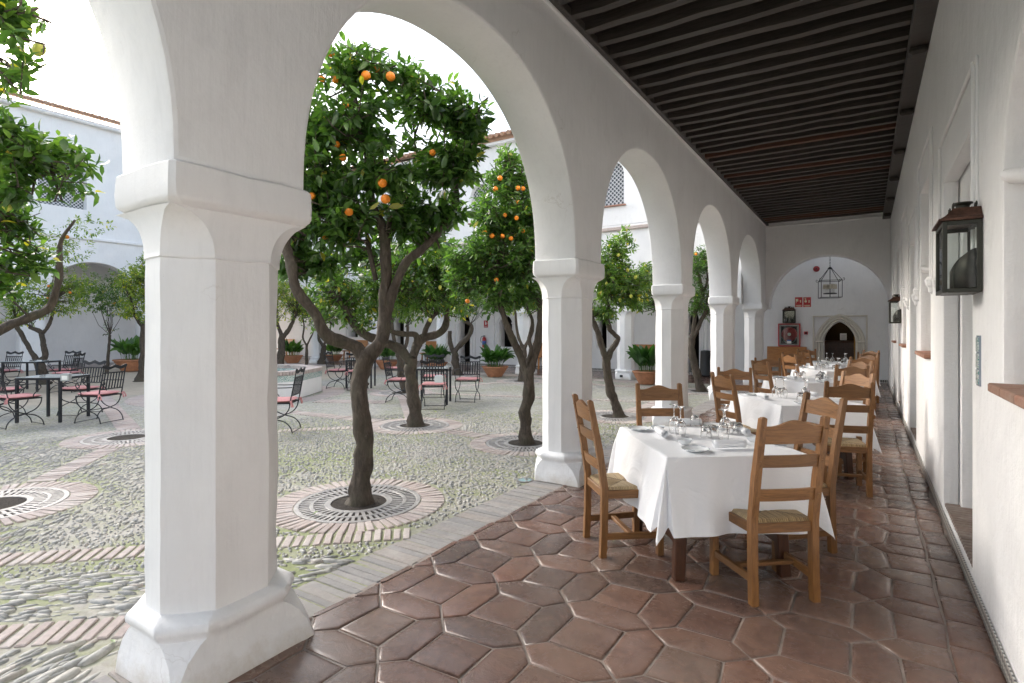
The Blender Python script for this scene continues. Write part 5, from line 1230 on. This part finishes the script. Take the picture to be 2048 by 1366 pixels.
# ================================================================== IRON COURTYARD FURNITURE
def iron_chair(arms=True):
    t = thing('iron_chair', 'x', 'chair'); w = .215; d = .20; hs = .43
    for sx in (-1, 1):      # curved scissor legs
        for s_, x in ((1, sx * w), (-1, sx * (w - .014))):
            P = catmull([(x, -s_ * .24, .0), (x, -s_ * .21, .09), (x, -s_ * .13, .165), (x, 0, .205), (x, s_ * .12, .26), (x, s_ * .185, .34), (x, s_ * .205, hs)], 5)
            b = MB(); b.tube(P, .0085, 6); b.build('leg', IRON, t, smooth=60)
        b = MB(); b.bar((sx * w, -d, hs - .03), (sx * (w - .012), -d - .10, .93), .013, .013); b.build('back_post', IRON, t)
        if arms:
            b = MB(); pts = [(sx * (w + .012), -d - .04, .66), (sx * (w + .02), -.02, .655), (sx * (w + .02), .11, .655), (sx * (w + .02), .165, .64), (sx * (w + .02), .185, .60), (sx * (w + .02), .16, .565), (sx * (w + .02), .125, .575), (sx * (w + .02), .125, .605), (sx * (w + .02), .145, .612)]
            b.tube(catmull(pts, 5), .008, 6)
            pts = [(sx * (w + .02), .165, .56), (sx * (w + .02), .12, .525), (sx * (w + .02), .09, .48), (sx * (w + .015), .10, .43)]
            b.tube(catmull(pts, 5), .007, 6)
            b.build('scroll_arm', IRON, t, smooth=60)
    for yy, zz in ((-.24, .012), (.24, .012), (0, .205)): b = MB(); b.tube([(-w, yy, zz), (w, yy, zz)], .006, 5); b.build('cross_bar', IRON, t)
    b = MB(); b.bar((-w, -d, hs), (-w, d, hs), .02, .016); b.bar((w, -d, hs), (w, d, hs), .02, .016); b.bar((-w, -d, hs), (w, -d, hs), .02, .016); b.bar((-w, d, hs), (w, d, hs), .02, .016)
    for i in range(6): b.bar((-w + .06 * (i + 1), -d, hs), (-w + .06 * (i + 1), d, hs), .022, .006)
    b.build('seat_frame', IRON, t)
    def yb(z): return -d - .10 * (z - .40) / .53
    for zz in (.54, .80): b = MB(); b.bar((-w, yb(zz), zz), (w, yb(zz), zz), .012, .02); b.build('back_rail', IRON, t)
    for i in range(7):
        x = -w + .054 + .054 * i * (2 * w - .108) / (.054 * 6); b = MB(); b.bar((x, yb(.54), .54), (x, yb(.80), .80), .020, .007, up=(0, 1, 0)); b.build('back_slat', IRON, t)
    b = MB(); K = 28; vs = []
    for i in range(K + 1):
        u = i / K * 2 - 1; x = u * (w + .012); a = abs(u)
        top = .915 + .014 * math.cos(a * math.pi * 2.2) + (.010 if a < .07 else 0) - .006 * (a > .93); bot = .865 + .014 * math.cos(a * math.pi * 2)
        vs += [(x, yb(bot) - .006, bot), (x, yb(bot) + .006, bot), (x, yb(top) + .006, top), (x, yb(top) - .006, top)]
    fs = [(i * 4 + j, (i + 1) * 4 + j, (i + 1) * 4 + (j + 1) % 4, i * 4 + (j + 1) % 4) for i in range(K) for j in range(4)]; b.add(vs, fs); b.build('crest', IRON, t)
    # cushion with ties
    b = MB(); n = 12; vs = []
    for sgn in (1, -1):
        for i in range(n + 1):
            for j in range(n + 1):
                u = i / n * 2 - 1; v = j / n * 2 - 1; e = (1 - abs(u) ** 8) * (1 - abs(v) ** 8)
                vs.append((u * .222 * (1 - .02 * v * v), v * .212 * (1 - .02 * u * u), hs + .035 + sgn * .022 * max(0, e) ** .5 + .004 * math.cos(u * 3) * math.cos(v * 3) * (sgn > 0)))
    m = (n + 1) ** 2; fs = [(s_ * m + i * (n + 1) + j, s_ * m + (i + 1) * (n + 1) + j, s_ * m + (i + 1) * (n + 1) + j + 1, s_ * m + i * (n + 1) + j + 1) for s_ in (0, 1) for i in range(n) for j in range(n)]
    b.add(vs, fs); cu = b.build('cushion', CUSH, t, smooth=180)
    for sx in (-1, 1):
        b = MB(); p = Vector((sx * w, -d - .01, hs + .02))
        b.tube([p, p + Vector((sx * .02, -.02, .012)), p + Vector((sx * .045, -.03, -.03)), p + Vector((sx * .05, -.035, -.07))], [.010, .014, .008, .012], 6)
        b.tube([p, p + Vector((-sx * .005, -.03, -.02)), p + Vector((sx * .0, -.04, -.075))], [.012, .009, .013], 6); b.build('tie', CUSH, cu, smooth=60)
    return t
ic = iron_chair(True); iu = False
def put_iron(p, deg, label, rel=True):
    """deg: facing relative to the camera's right vector"""
    global iu
    o = ic if not iu else copy_tree(ic); iu = True
    a = R(deg) + (T if rel else 0); o.location = (p.x, p.y, 0); o.rotation_euler = (0, 0, a - R(90))
    tag(o, label, 'chair', 'black iron chairs with pink cushions')
put_iron(G(560, 862), 185, 'black iron chair with pink cushion emerging from behind the foreground pillar, facing left')
put_iron(G(868, 816), 92, 'iron chair with its back to the camera in front of the middle square table')
put_iron(G(935, 802), 262, 'iron chair with pink cushion standing right of the middle table, facing the camera')
put_iron(G(800, 803), -5, 'iron chair left of the middle table, side on, partly behind the lemon trunk')
put_iron(G(866, 793), 272, 'iron chair on the far side of the middle table, facing the camera')
put_iron(G(790, 770), 200, 'iron chair behind the lemon tree trunk, turned left with scroll arms')
put_iron(G(678, 776), -8, 'iron chair left of the far table seen past the closest orange trunk, side on')
put_iron(G(716, 779), 95, 'iron chair with its back to the camera behind the closest orange trunk')
put_iron(G(198, 843), 172, 'iron armchair right of the left square table, side on, near the foreground pillar')
put_iron(G(160, 828), 262, 'iron chair behind the left square table, facing the camera')
put_iron(G(38, 852), 62, 'iron chair nearest the left edge, its broad back to the camera')
put_iron(G(6, 832), 20, 'iron chair half cut off by the left edge beside the left table')
put_iron(G(126, 775), 265, 'iron chair farthest back on the left, facing the camera behind the forked tree')
put_iron(G(132, 784), 190, 'iron chair turned side on behind the left table, next to the farthest left chair')
put_iron(G(8, 778), 268, 'iron chair at the left edge in the back row')
def iron_table(p, deg, w, d, label, top='glass'):
    a = R(deg) + T; t = thing('iron_table', label, 'table', (p.x, p.y, 0), a, 'black square iron tables in the courtyard')
    b = MB(); b.box((0, -d / 2, .70), (w + .035, .035, .035), None, .003); b.box((0, d / 2, .70), (w + .035, .035, .035), None, .003); b.box((-w / 2, 0, .70), (.035, d - .035, .035), None, .003); b.box((w / 2, 0, .70), (.035, d - .035, .035), None, .003); b.build('frame', IRON, t)
    for i in (-1, 1):
        for j in (-1, 1): b = MB(); b.box((i * (w / 2 - .003), j * (d / 2 - .003), .341), (.04, .04, .682), None, .004); b.build('leg', IRON, t)
    b = MB(); b.box((0, 0, .723), (w + .03, d + .03, .008), None, .002); b.build('glass_top', simple('pale_glass_top', (.42, .47, .47), .06), t); return t
pn1, pn2 = G(37, 845), G(125, 846); pc = (G(37, 845) + G(180, 834)) / 2
iron_table(G(108, 839), 4, .66, .66, 'black iron table with pale top at the left, a napkin dispenser on it')
iron_table(G(868, 806), 0, .60, .60, 'black iron table in the middle of the courtyard between iron chairs')
iron_table(G(722, 774), 5, .62, .62, 'black iron table half hidden behind the closest orange trunk')
iron_table(G(64, 781), 2, .80, .70, 'black iron table in the back row on the far left')
nd = thing('napkin_dispenser', 'small grey metal napkin dispenser standing on the left iron table', 'dispenser', G(132, 762, .727) , T + .3); nd.location.z = .728
b = MB(); b.box((0, 0, .055), (.11, .09, .11), None, .006); b.build('case', simple('brushed_metal', (.45, .47, .48), .3, .7), nd); b = MB(); b.box((.0, -.047, .05), (.07, .004, .06)); b.build('face_plate', WHT, nd)

np_ = thing('napkin_dispenser', 'white napkin box on the middle iron table behind the chair crest', 'dispenser', G(878, 765, .727), T); np_.location.z = .728
b = MB(); b.box((0, 0, .05), (.12, .09, .10), None, .006); b.build('case', CHINA, np_); b = MB(); b.box((0, 0, .102), (.08, .02, .012)); b.build('napkins', WHT, np_)

# fountain --------------------------------------------------------------------------
ft = thing('fountain', 'low octagonal fountain with glazed tile band and brick rim, behind the foreground pillar', 'fountain', (FOUNT.x, FOUNT.y, 0))
def octo(r0, r1, z0, z1, m, nm, rot=R(22.5 + 32)):
    b = MB(); vs = []
    for (r_, z) in ((r1, z0), (r1, z1), (r0, z1), (r0, z0)): vs += [(r_ * math.cos(rot + i * math.pi / 4), r_ * math.sin(rot + i * math.pi / 4), z) for i in range(8)]
    fs = [(k * 8 + i, k * 8 + (i + 1) % 8, ((k + 1) % 4) * 8 + (i + 1) % 8, ((k + 1) % 4) * 8 + i) for k in range(4) for i in range(8)]
    b.add(vs, fs); return b.build(nm, m, ft)
octo(1.35, 1.72, 0, .36, PLR, 'white_base'); octo(1.36, 1.725, .362, .50, AZU, 'tile_band')
b = MB(); rot = R(22.5 + 32)
for s_ in range(8):
    a0, a1 = rot + s_ * math.pi / 4, rot + (s_ + 1) * math.pi / 4; p0 = Vector((1.60 * math.cos(a0), 1.60 * math.sin(a0))); p1 = Vector((1.60 * math.cos(a1), 1.60 * math.sin(a1))); n = 17
    an = math.atan2(p1.y - p0.y, p1.x - p0.x)
    for i in range(n):
        q = p0.lerp(p1, (i + .5) / n); M = Matrix.Rotation(an, 3, 'Z'); b.box((q.x, q.y, .545), ((p1 - p0).length / n * .9, .30, .085), M, .006, tint=random.random())
b.build('brick_rim', BRICK, ft)
b = MB(); b.lathe([(.001, .46), (1.38, .46)], 8, cap=False); b.build('water', simple('fountain_water', (.25, .32, .28), .05), ft)
b = MB(); b.lathe([(.16, .4), (.12, .5), (.09, .85), (.12, .9), (.40, .98), (.42, 1.0), (.38, 1.0), (.1, .93), (.001, .93)], 24, cap=False); b.build('stone_bowl', PLC, ft, smooth=40)

# ================================================================== WALL LANTERNS
def lantern(loc, rz, label):
    """local +y points out of the wall, x along it"""
    t = thing('wall_lantern', label, 'lantern', loc, rz, 'copper-roofed wall lanterns'); w, dp, h = .34, .17, .38; e = .022
    b = MB()
    for x in (-w / 2 + e / 2, w / 2 - e / 2):
        for y in (e / 2 + .004, dp - e / 2): b.box((x, y, h / 2), (e, e, h), None, .002)
    for z in (e / 2 - .001, h - e / 2 + .001):
        b.box((0, dp - e / 2, z), (w - 2 * e, e * .98, e), None, .002); b.box((0, e / 2 + .004, z), (w - 2 * e, e * .98, e), None, .002)
        for x in (-w / 2 + e / 2, w / 2 - e / 2): b.box((x, dp / 2, z), (e * .98, dp - 2 * e, e), None, .002)
    b.box((0, dp / 2, .004), (w - .01, dp - .01, .006)); b.build('frame', LANT, t)
    b = MB(); b.box((0, .004, h / 2), (w - .03, .005, h - .03)); b.build('reflector_back', simple('aged_mirror', (.45, .42, .35), .25, .8), t)
    b = MB(); b.box((0, dp - .010, h / 2), (w - .05, .003, h - .05)); b.build('glass_pane', PANE, t)
    for x in (-w / 2 + .010, w / 2 - .010): b = MB(); b.box((x, dp / 2, h / 2), (.003, dp - .05, h - .05)); b.build('glass_pane', PANE, t)
    for x in (-.075, .075):     # half-round shields with slanting tops
        b = MB(); K = 14; vs = []
        for i in range(K + 1):
            a = math.pi * i / K; X_, Y_ = x + .058 * math.cos(a), .02 + .095 * math.sin(a); zt = .235 - .11 * (math.sin(a)) ** 2
            vs += [(X_, Y_, .025), (X_, Y_, zt)]
        b.add(vs, [(2 * i, 2 * i + 2, 2 * i + 3, 2 * i + 1) for i in range(K)]); o = b.build('lamp_shield', LANT, t, smooth=180); m_ = o.modifiers.new('s', 'SOLIDIFY'); m_.thickness = .002
    b = MB()
    def frus(z0, z1, k0, k1):
        x0, y0, x1, y1 = w / 2 + k0, dp + k0, w / 2 + k1, dp + k1
        vs = [(-x0, 0.003, z0), (x0, 0.003, z0), (x0, y0, z0), (-x0, y0, z0), (-x1, 0.003, z1), (x1, 0.003, z1), (x1, y1, z1), (-x1, y1, z1)]
        b.add(vs, [(3, 2, 1, 0), (4, 5, 6, 7)] + [(i, (i + 1) % 4, 4 + (i + 1) % 4, 4 + i) for i in range(4)])
    frus(h + .002, h + .014, .018, .016); frus(h + .014, h + .03, .010, -.012); frus(h + .03, h + .055, -.012, -.036); frus(h + .055, h + .075, -.036, -.05); b.build('copper_roof', COPPER, t)
    b = MB(); b.lathe([(.035, h + .075), (.03, h + .10), (.038, h + .112), (.046, h + .114), (.046, h + .120), (.03, h + .122), (.001, h + .122)], 20, (0, dp / 2 - .02, 0), cap=False)
    for x in (-.105, -.06, .06, .105):
        for yy in (dp - .055, .02):
            b.tube(catmull([(x, yy, h + .073), (x + .012, yy, h + .09), (x, yy, h + .105), (x - .014, yy, h + .092), (x - .004, yy, h + .084)], 4), .0035, 5)
    b.build('pierced_chimney', LANT, t, smooth=45); return t
lantern((WX, 3.92, 1.695), R(90), 'large copper-topped wall lantern in the right foreground, seen from the side')
lantern((WX - .005, 11.72, 1.60), R(90), 'small distant wall lantern on the right wall near the end arch')
lantern((hx_(1579), RY, 1.68), R(180), 'copper-topped lantern on the rear wall standing above the red hose cabinet')

# ================================================================== FIRE EQUIPMENT, SIGNS
hc_ = thing('hose_cabinet', 'red-framed glazed fire hose cabinet with red reel on the rear wall', 'cabinet', ((hx_(1560) + hx_(1598)) / 2, RY, 0))
zc = 1.32; w, h = .57, .66
b = MB()
for (cx_, cz, dx, dz) in ((0, zc + h / 2, w + .03, .03), (0, zc - h / 2, w + .03, .03), (-w / 2, zc, .03, h - .03), (w / 2, zc, .03, h - .03)): b.box((cx_, -.045, cz), (dx, .09, dz), None, .003)
b.build('red_case', RED, hc_); b = MB()
for (cx_, cz, dx, dz) in ((0, zc + h / 2 - .04, w - .04, .05), (0, zc - h / 2 + .04, w - .04, .05), (-w / 2 + .04, zc, .05, h - .13), (w / 2 - .04, zc, .05, h - .13)): b.box((cx_, -.08, cz), (dx, .015, dz), None, .003)
b.build('door_frame', GREYM, hc_); b = MB(); b.box((0, -.006, zc), (w - .02, .008, h - .02)); b.build('case_back', DARK, hc_)
b = MB()
for i in range(6): 
    r_ = .06 + .028 * i; b.tube([(r_ * math.cos(2 * math.pi * k / 36), -.045 + .008 * (i % 2), zc + .02 + r_ * math.sin(2 * math.pi * k / 36)) for k in range(37)], .015, 7, False)
reel = b.build('hose_reel', RED, hc_, smooth=60); b = MB(); b.tube([(0, -.03, zc + .02), (0, -.062, zc + .02)], .05, 20); b.build('hub', WHT, reel)
b = MB(); b.tube(catmull([(-.2, -.05, zc - .06), (-.12, -.06, zc - .2), (0, -.06, zc - .245), (.13, -.06, zc - .2), (.2, -.05, zc - .06)], 5), .012, 7); b.build('loose_hose', simple('grey_rubber', (.3, .3, .3), .5), hc_, smooth=60)
b = MB(); b.box((0, -.0895, zc - .20), (.12, .003, .11)); lb_ = b.build('sticker', WHT, hc_); b = MB(); b.box((0, -.0925, zc - .163), (.12, .003, .035)); b.build('blue_stripe', BLUEP, lb_)
b = MB(); b.box((0, -.083, zc), (w - .13, .003, h - .13)); b.build('glass_pane', PANE, hc_)
def sign(px0, px1, py0, py1, label, kind, Y=RY):
    xa, xb = hx_(px0), hx_(px1); xm = (xa + xb) / 2; z0, z1 = wz((px0 + px1) / 2, py1), wz((px0 + px1) / 2, py0); w = xb - xa; h = z1 - z0
    t = thing('safety_sign', label, 'sign', (xm, Y, (z0 + z1) / 2)); b = MB(); b.box((0, -.006, 0), (w, .008, h), None, .001); b.build('panel', RED, t)
    b = MB(); y = -.0115; pm = CREAMP if kind != 'ext' else WHT
    def disc(cx_, cz, r_, r0=0):
        K = 18; vs = [(cx_ + r_ * math.cos(2 * math.pi * i / K), y, cz + r_ * math.sin(2 * math.pi * i / K)) for i in range(K)]
        if r0: vs += [(cx_ + r0 * math.cos(2 * math.pi * i / K), y, cz + r0 * math.sin(2 * math.pi * i / K)) for i in range(K)]; b.add(vs, [(i, (i + 1) % K, K + (i + 1) % K, K + i) for i in range(K)])
        else: b.add(vs, [tuple(range(K))])
    def flame(cx_, cz, s_): b.add([(cx_ + a * s_, y, cz + c_ * s_) for a, c_ in ((-.3, -.5), (.25, -.5), (.42, -.15), (.2, .15), (.32, .5), (-.05, .25), (-.15, .55), (-.42, .05), (-.2, -.1))], [tuple(range(9))])
    def bx_(cx_, cz, dx, dz): b.add([(cx_ - dx / 2, y, cz - dz / 2), (cx_ + dx / 2, y, cz - dz / 2), (cx_ + dx / 2, y, cz + dz / 2), (cx_ - dx / 2, y, cz + dz / 2)], [(0, 1, 2, 3)])
    if kind == 'hose':
        bx_(-.23 * w, .20 * h, .34 * w, .26 * h); bx_(-.34 * w, .0, .06 * w, .2 * h); flame(.24 * w, .14 * h, .26 * w); flame(.24 * w, .02 * h, .2 * w)
    elif kind == 'call':
        disc(-.18 * w, .08 * h, .17 * w); bx_(-.18 * w, .3 * h, .09 * w, .22 * h); bx_(-.30 * w, .34 * h, .2 * w, .05 * h); flame(.26 * w, .14 * h, .24 * w); flame(.24 * w, .0, .2 * w)
    else: bx_(-.02 * w, .06 * h, .30 * w, .38 * h); bx_(-.02 * w, .30 * h, .14 * w, .10 * h); bx_(-.14 * w, .36 * h, .22 * w, .05 * h); flame(.32 * w, .1 * h, .2 * w)
    bx_(0, -.33 * h, .78 * w, .055 * h)
    if kind != 'ext': bx_(0, -.42 * h, .6 * w, .04 * h)
    b.build('pictogram', pm, t); return t
sign(1590, 1605, 594.5, 614, 'red safety sign with pale hose and flame symbol, left of the pair', 'hose')
sign(1606.5, 1622, 594.5, 614, 'red safety sign with pale pressing hand symbol, right of the pair', 'call')
sign(968, 976, 641, 655, 'small red sign with white extinguisher symbol on the far wall', 'ext')
al = thing('alarm_call_point', 'small square red alarm call point beside the hose cabinet', 'alarm', (hx_(1612), RY, wz(1612, 666)))
b = MB(); b.box((0, -.025, 0), (.10, .05, .09), None, .006); b.build('case', RED, al); b = MB(); b.box((0, -.0515, 0), (.06, .003, .05)); b.build('press_plate', BLACKP, al)
bl = thing('alarm_sounder', 'round red alarm sounder high on the rear wall left of the lantern chandelier', 'alarm', (hx_(1633), RY, wz(1633, 538)))
b = MB(); b.tube([(0, 0, 0), (0, -.04, 0), (0, -.06, 0), (0, -.075, 0)], [.085, .085, .07, .03], 20); b.build('housing', REDD, bl, smooth=40); b = MB(); b.tube([(0, -.074, 0), (0, -.082, 0)], .02, 12); b.build('horn', BLACKP, bl)
ex = thing('fire_extinguisher', 'red fire extinguisher hanging on the far wall above the potted plant', 'extinguisher', (hx_(971), RY - .1, wz(971, 695)))
b = MB(); b.lathe([(.001, 0), (.07, .0), (.078, .02), (.078, .36), (.05, .42), (.02, .44), (.001, .44)], 18, cap=False); b.build('cylinder', RED, ex, smooth=40)
b = MB(); b.lathe([(.079, .12), (.080, .125), (.080, .27), (.079, .275)], 18, cap=False); b.build('blue_label', BLUEP, ex); b = MB(); b.box((0, 0, .47), (.04, .12, .04), None, .005); b.tube(catmull([(-.02, 0, .46), (-.12, -.02, .44), (-.16, -.02, .32), (-.12, -.02, .2)], 5), .011, 6); b.build('valve_and_hose', BLACKP, ex, smooth=50)

# chandelier -------------------------------------------------------------------------
cp = at(1660, 598, 15.3); CHx = -2.0
ch = thing('lantern_chandelier', 'black iron cage chandelier with four fabric shades hanging before the rear wall', 'chandelier', (at(1660, 598, 15.2).x, at(1660, 598, 15.2).y, 2.36))
b = MB(); s_ = .26; h = .46
for i in range(4):
    a = R(45 + 90 * i + 12); a2 = R(45 + 90 * (i + 1) + 12); p, q = Vector((s_ * 1.35 * math.cos(a), s_ * 1.35 * math.sin(a), 0)), Vector((s_ * 1.35 * math.cos(a2), s_ * 1.35 * math.sin(a2), 0)); z = Vector((0, 0, h))
    b.tube([p, p + z], .009, 6); b.tube([p, q], .009, 6); b.tube([p + z, q + z], .009, 6); b.tube([p + z, Vector((p.x * .12, p.y * .12, h + .34))], .008, 6)
    o_ = p.normalized(); b.tube(catmull([p + z, p + z + o_ * .05 + Vector((0, 0, -.01)), p + z + o_ * .07 + Vector((0, 0, .03)), p + z + o_ * .04 + Vector((0, 0, .055)), p + z + o_ * .025 + Vector((0, 0, .03))], 4), .006, 5)
b.build('iron_cage', IRON, ch, smooth=60)
b = MB(); b.tube([(0, 0, .02), (0, 0, h + .36)], .010, 8); b.lathe([(.001, .10), (.16, .10), (.17, .115), (.15, .125), (.001, .12)], 20, cap=False); b.lathe([(.05, h + .32), (.06, h + .34), (.02, h + .38), (.001, h + .38)], 12, cap=False); b.build('stem_and_tray', IRON, ch, smooth=45)
b = MB()
for i in range(22): 
    z = h + .38 + i * .045; M = Matrix.Rotation(i * R(90), 3, 'Z'); b.tube([M @ Vector((.012 * math.cos(k * R(45)), 0, .028 * math.sin(k * R(45)))) + Vector((0, 0, z + .02)) for k in range(9)], .004, 5, False)
b.build('chain', IRON, ch, smooth=60)
for i in range(4):
    a = R(90 * i + 30); x, y = .115 * math.cos(a), .115 * math.sin(a); b = MB(); b.lathe([(.072, .24), (.060, .36), (.059, .36), (.071, .24)], 20, (x, y, 0), cap=False); o = b.build('lamp_shade', SHADE, ch, smooth=60)
    b = MB(); b.lathe([(.014, .12), (.014, .26), (.001, .265)], 10, (x, y, 0), cap=False); b.build('candle_tube', WHT, ch)

# benches ------------------------------------------------------------------------------
def bench(px0, px1, label, Y=RY - .35, w=None, zt=.95):
    xa, xb = [Y * math.tan(math.atan((p - CX) / F) - T) for p in (px0, px1)]; t = thing('wooden_bench', label, 'bench', ((xa + xb) / 2, Y, 0), 0, 'high-backed wooden benches'); w = abs(xb - xa)
    b = MB(); b.box((0, 0, .45), (w, .42, .045), None, .006); b.build('seat', BENCHW, t); b = MB(); b.box((0, .21, .72), (w, .035, .50), Matrix.Rotation(R(-8), 3, 'X'), .006); b.build('backrest', BENCHW, t)
    for x in (-w / 2 + .12, w / 2 - .12):
        for y in (-.15, .16): b = MB(); b.bar((x * 1.02, y * 1.15, 0), (x, y, .43), .055, .055, .006); b.build('leg', BENCHW, t)
bench(1253, 1330, 'long wooden bench behind the tall aspidistra, against the far wall'); bench(1040, 1087, 'wooden bench seen between the forked orange trunk and the second pillar')
bench(845, 884, 'wooden bench behind the wide aspidistra in the middle distance'); bench(690, 728, 'wooden bench left of the closest orange trunk, against the far wall'); bench(560, 581, 'wooden bench end visible just right of the foreground pillar')
bench(1532, 1612, 'wooden bench against the rear wall below the red hose cabinet', RY - .3)
# folded parasol heater and brown post beyond the fourth pillar
ht = thing('patio_heater', 'black patio heater base with white pole between the third and fourth pillars', 'heater', (G(1412, 752).x, G(1412, 752).y, 0))
b = MB(); b.lathe([(.22, 0), (.24, .03), (.19, .1), (.17, .75), (.16, .80), (.05, .82)], 20, cap=False); b.build('base', BLACKP, ht, smooth=40)
b = MB(); b.tube([(0, 0, .8), (0, 0, 2.15)], .03, 10); b.build('pole', WHT, ht); b = MB(); b.lathe([(.10, 2.0), (.10, 2.16), (.14, 2.18), (.38, 2.2), (.36, 2.24), (.1, 2.32), (.001, 2.33)], 24, cap=False); b.build('hood', GREYM, ht, smooth=40)
wp = thing('wooden_door_leaf', 'reddish brown open wooden door leaf standing edge-on beyond the fourth pillar', 'door', (G(1481, 738).x, G(1481, 738).y, 0), R(-20))
b = MB(); b.box((0, 0, 1.5), (.06, .12, 3.0), None, .008); b.build('stile', simple('red_brown_paint', (.16, .075, .05), .5, 0, .2, 20), wp); b = MB(); b.box((0, .3, 1.5), (.04, .46, 2.9), None, .01); b.build('door_panel', simple('red_brown_panel', (.14, .065, .045), .5, 0, .2, 20), wp)
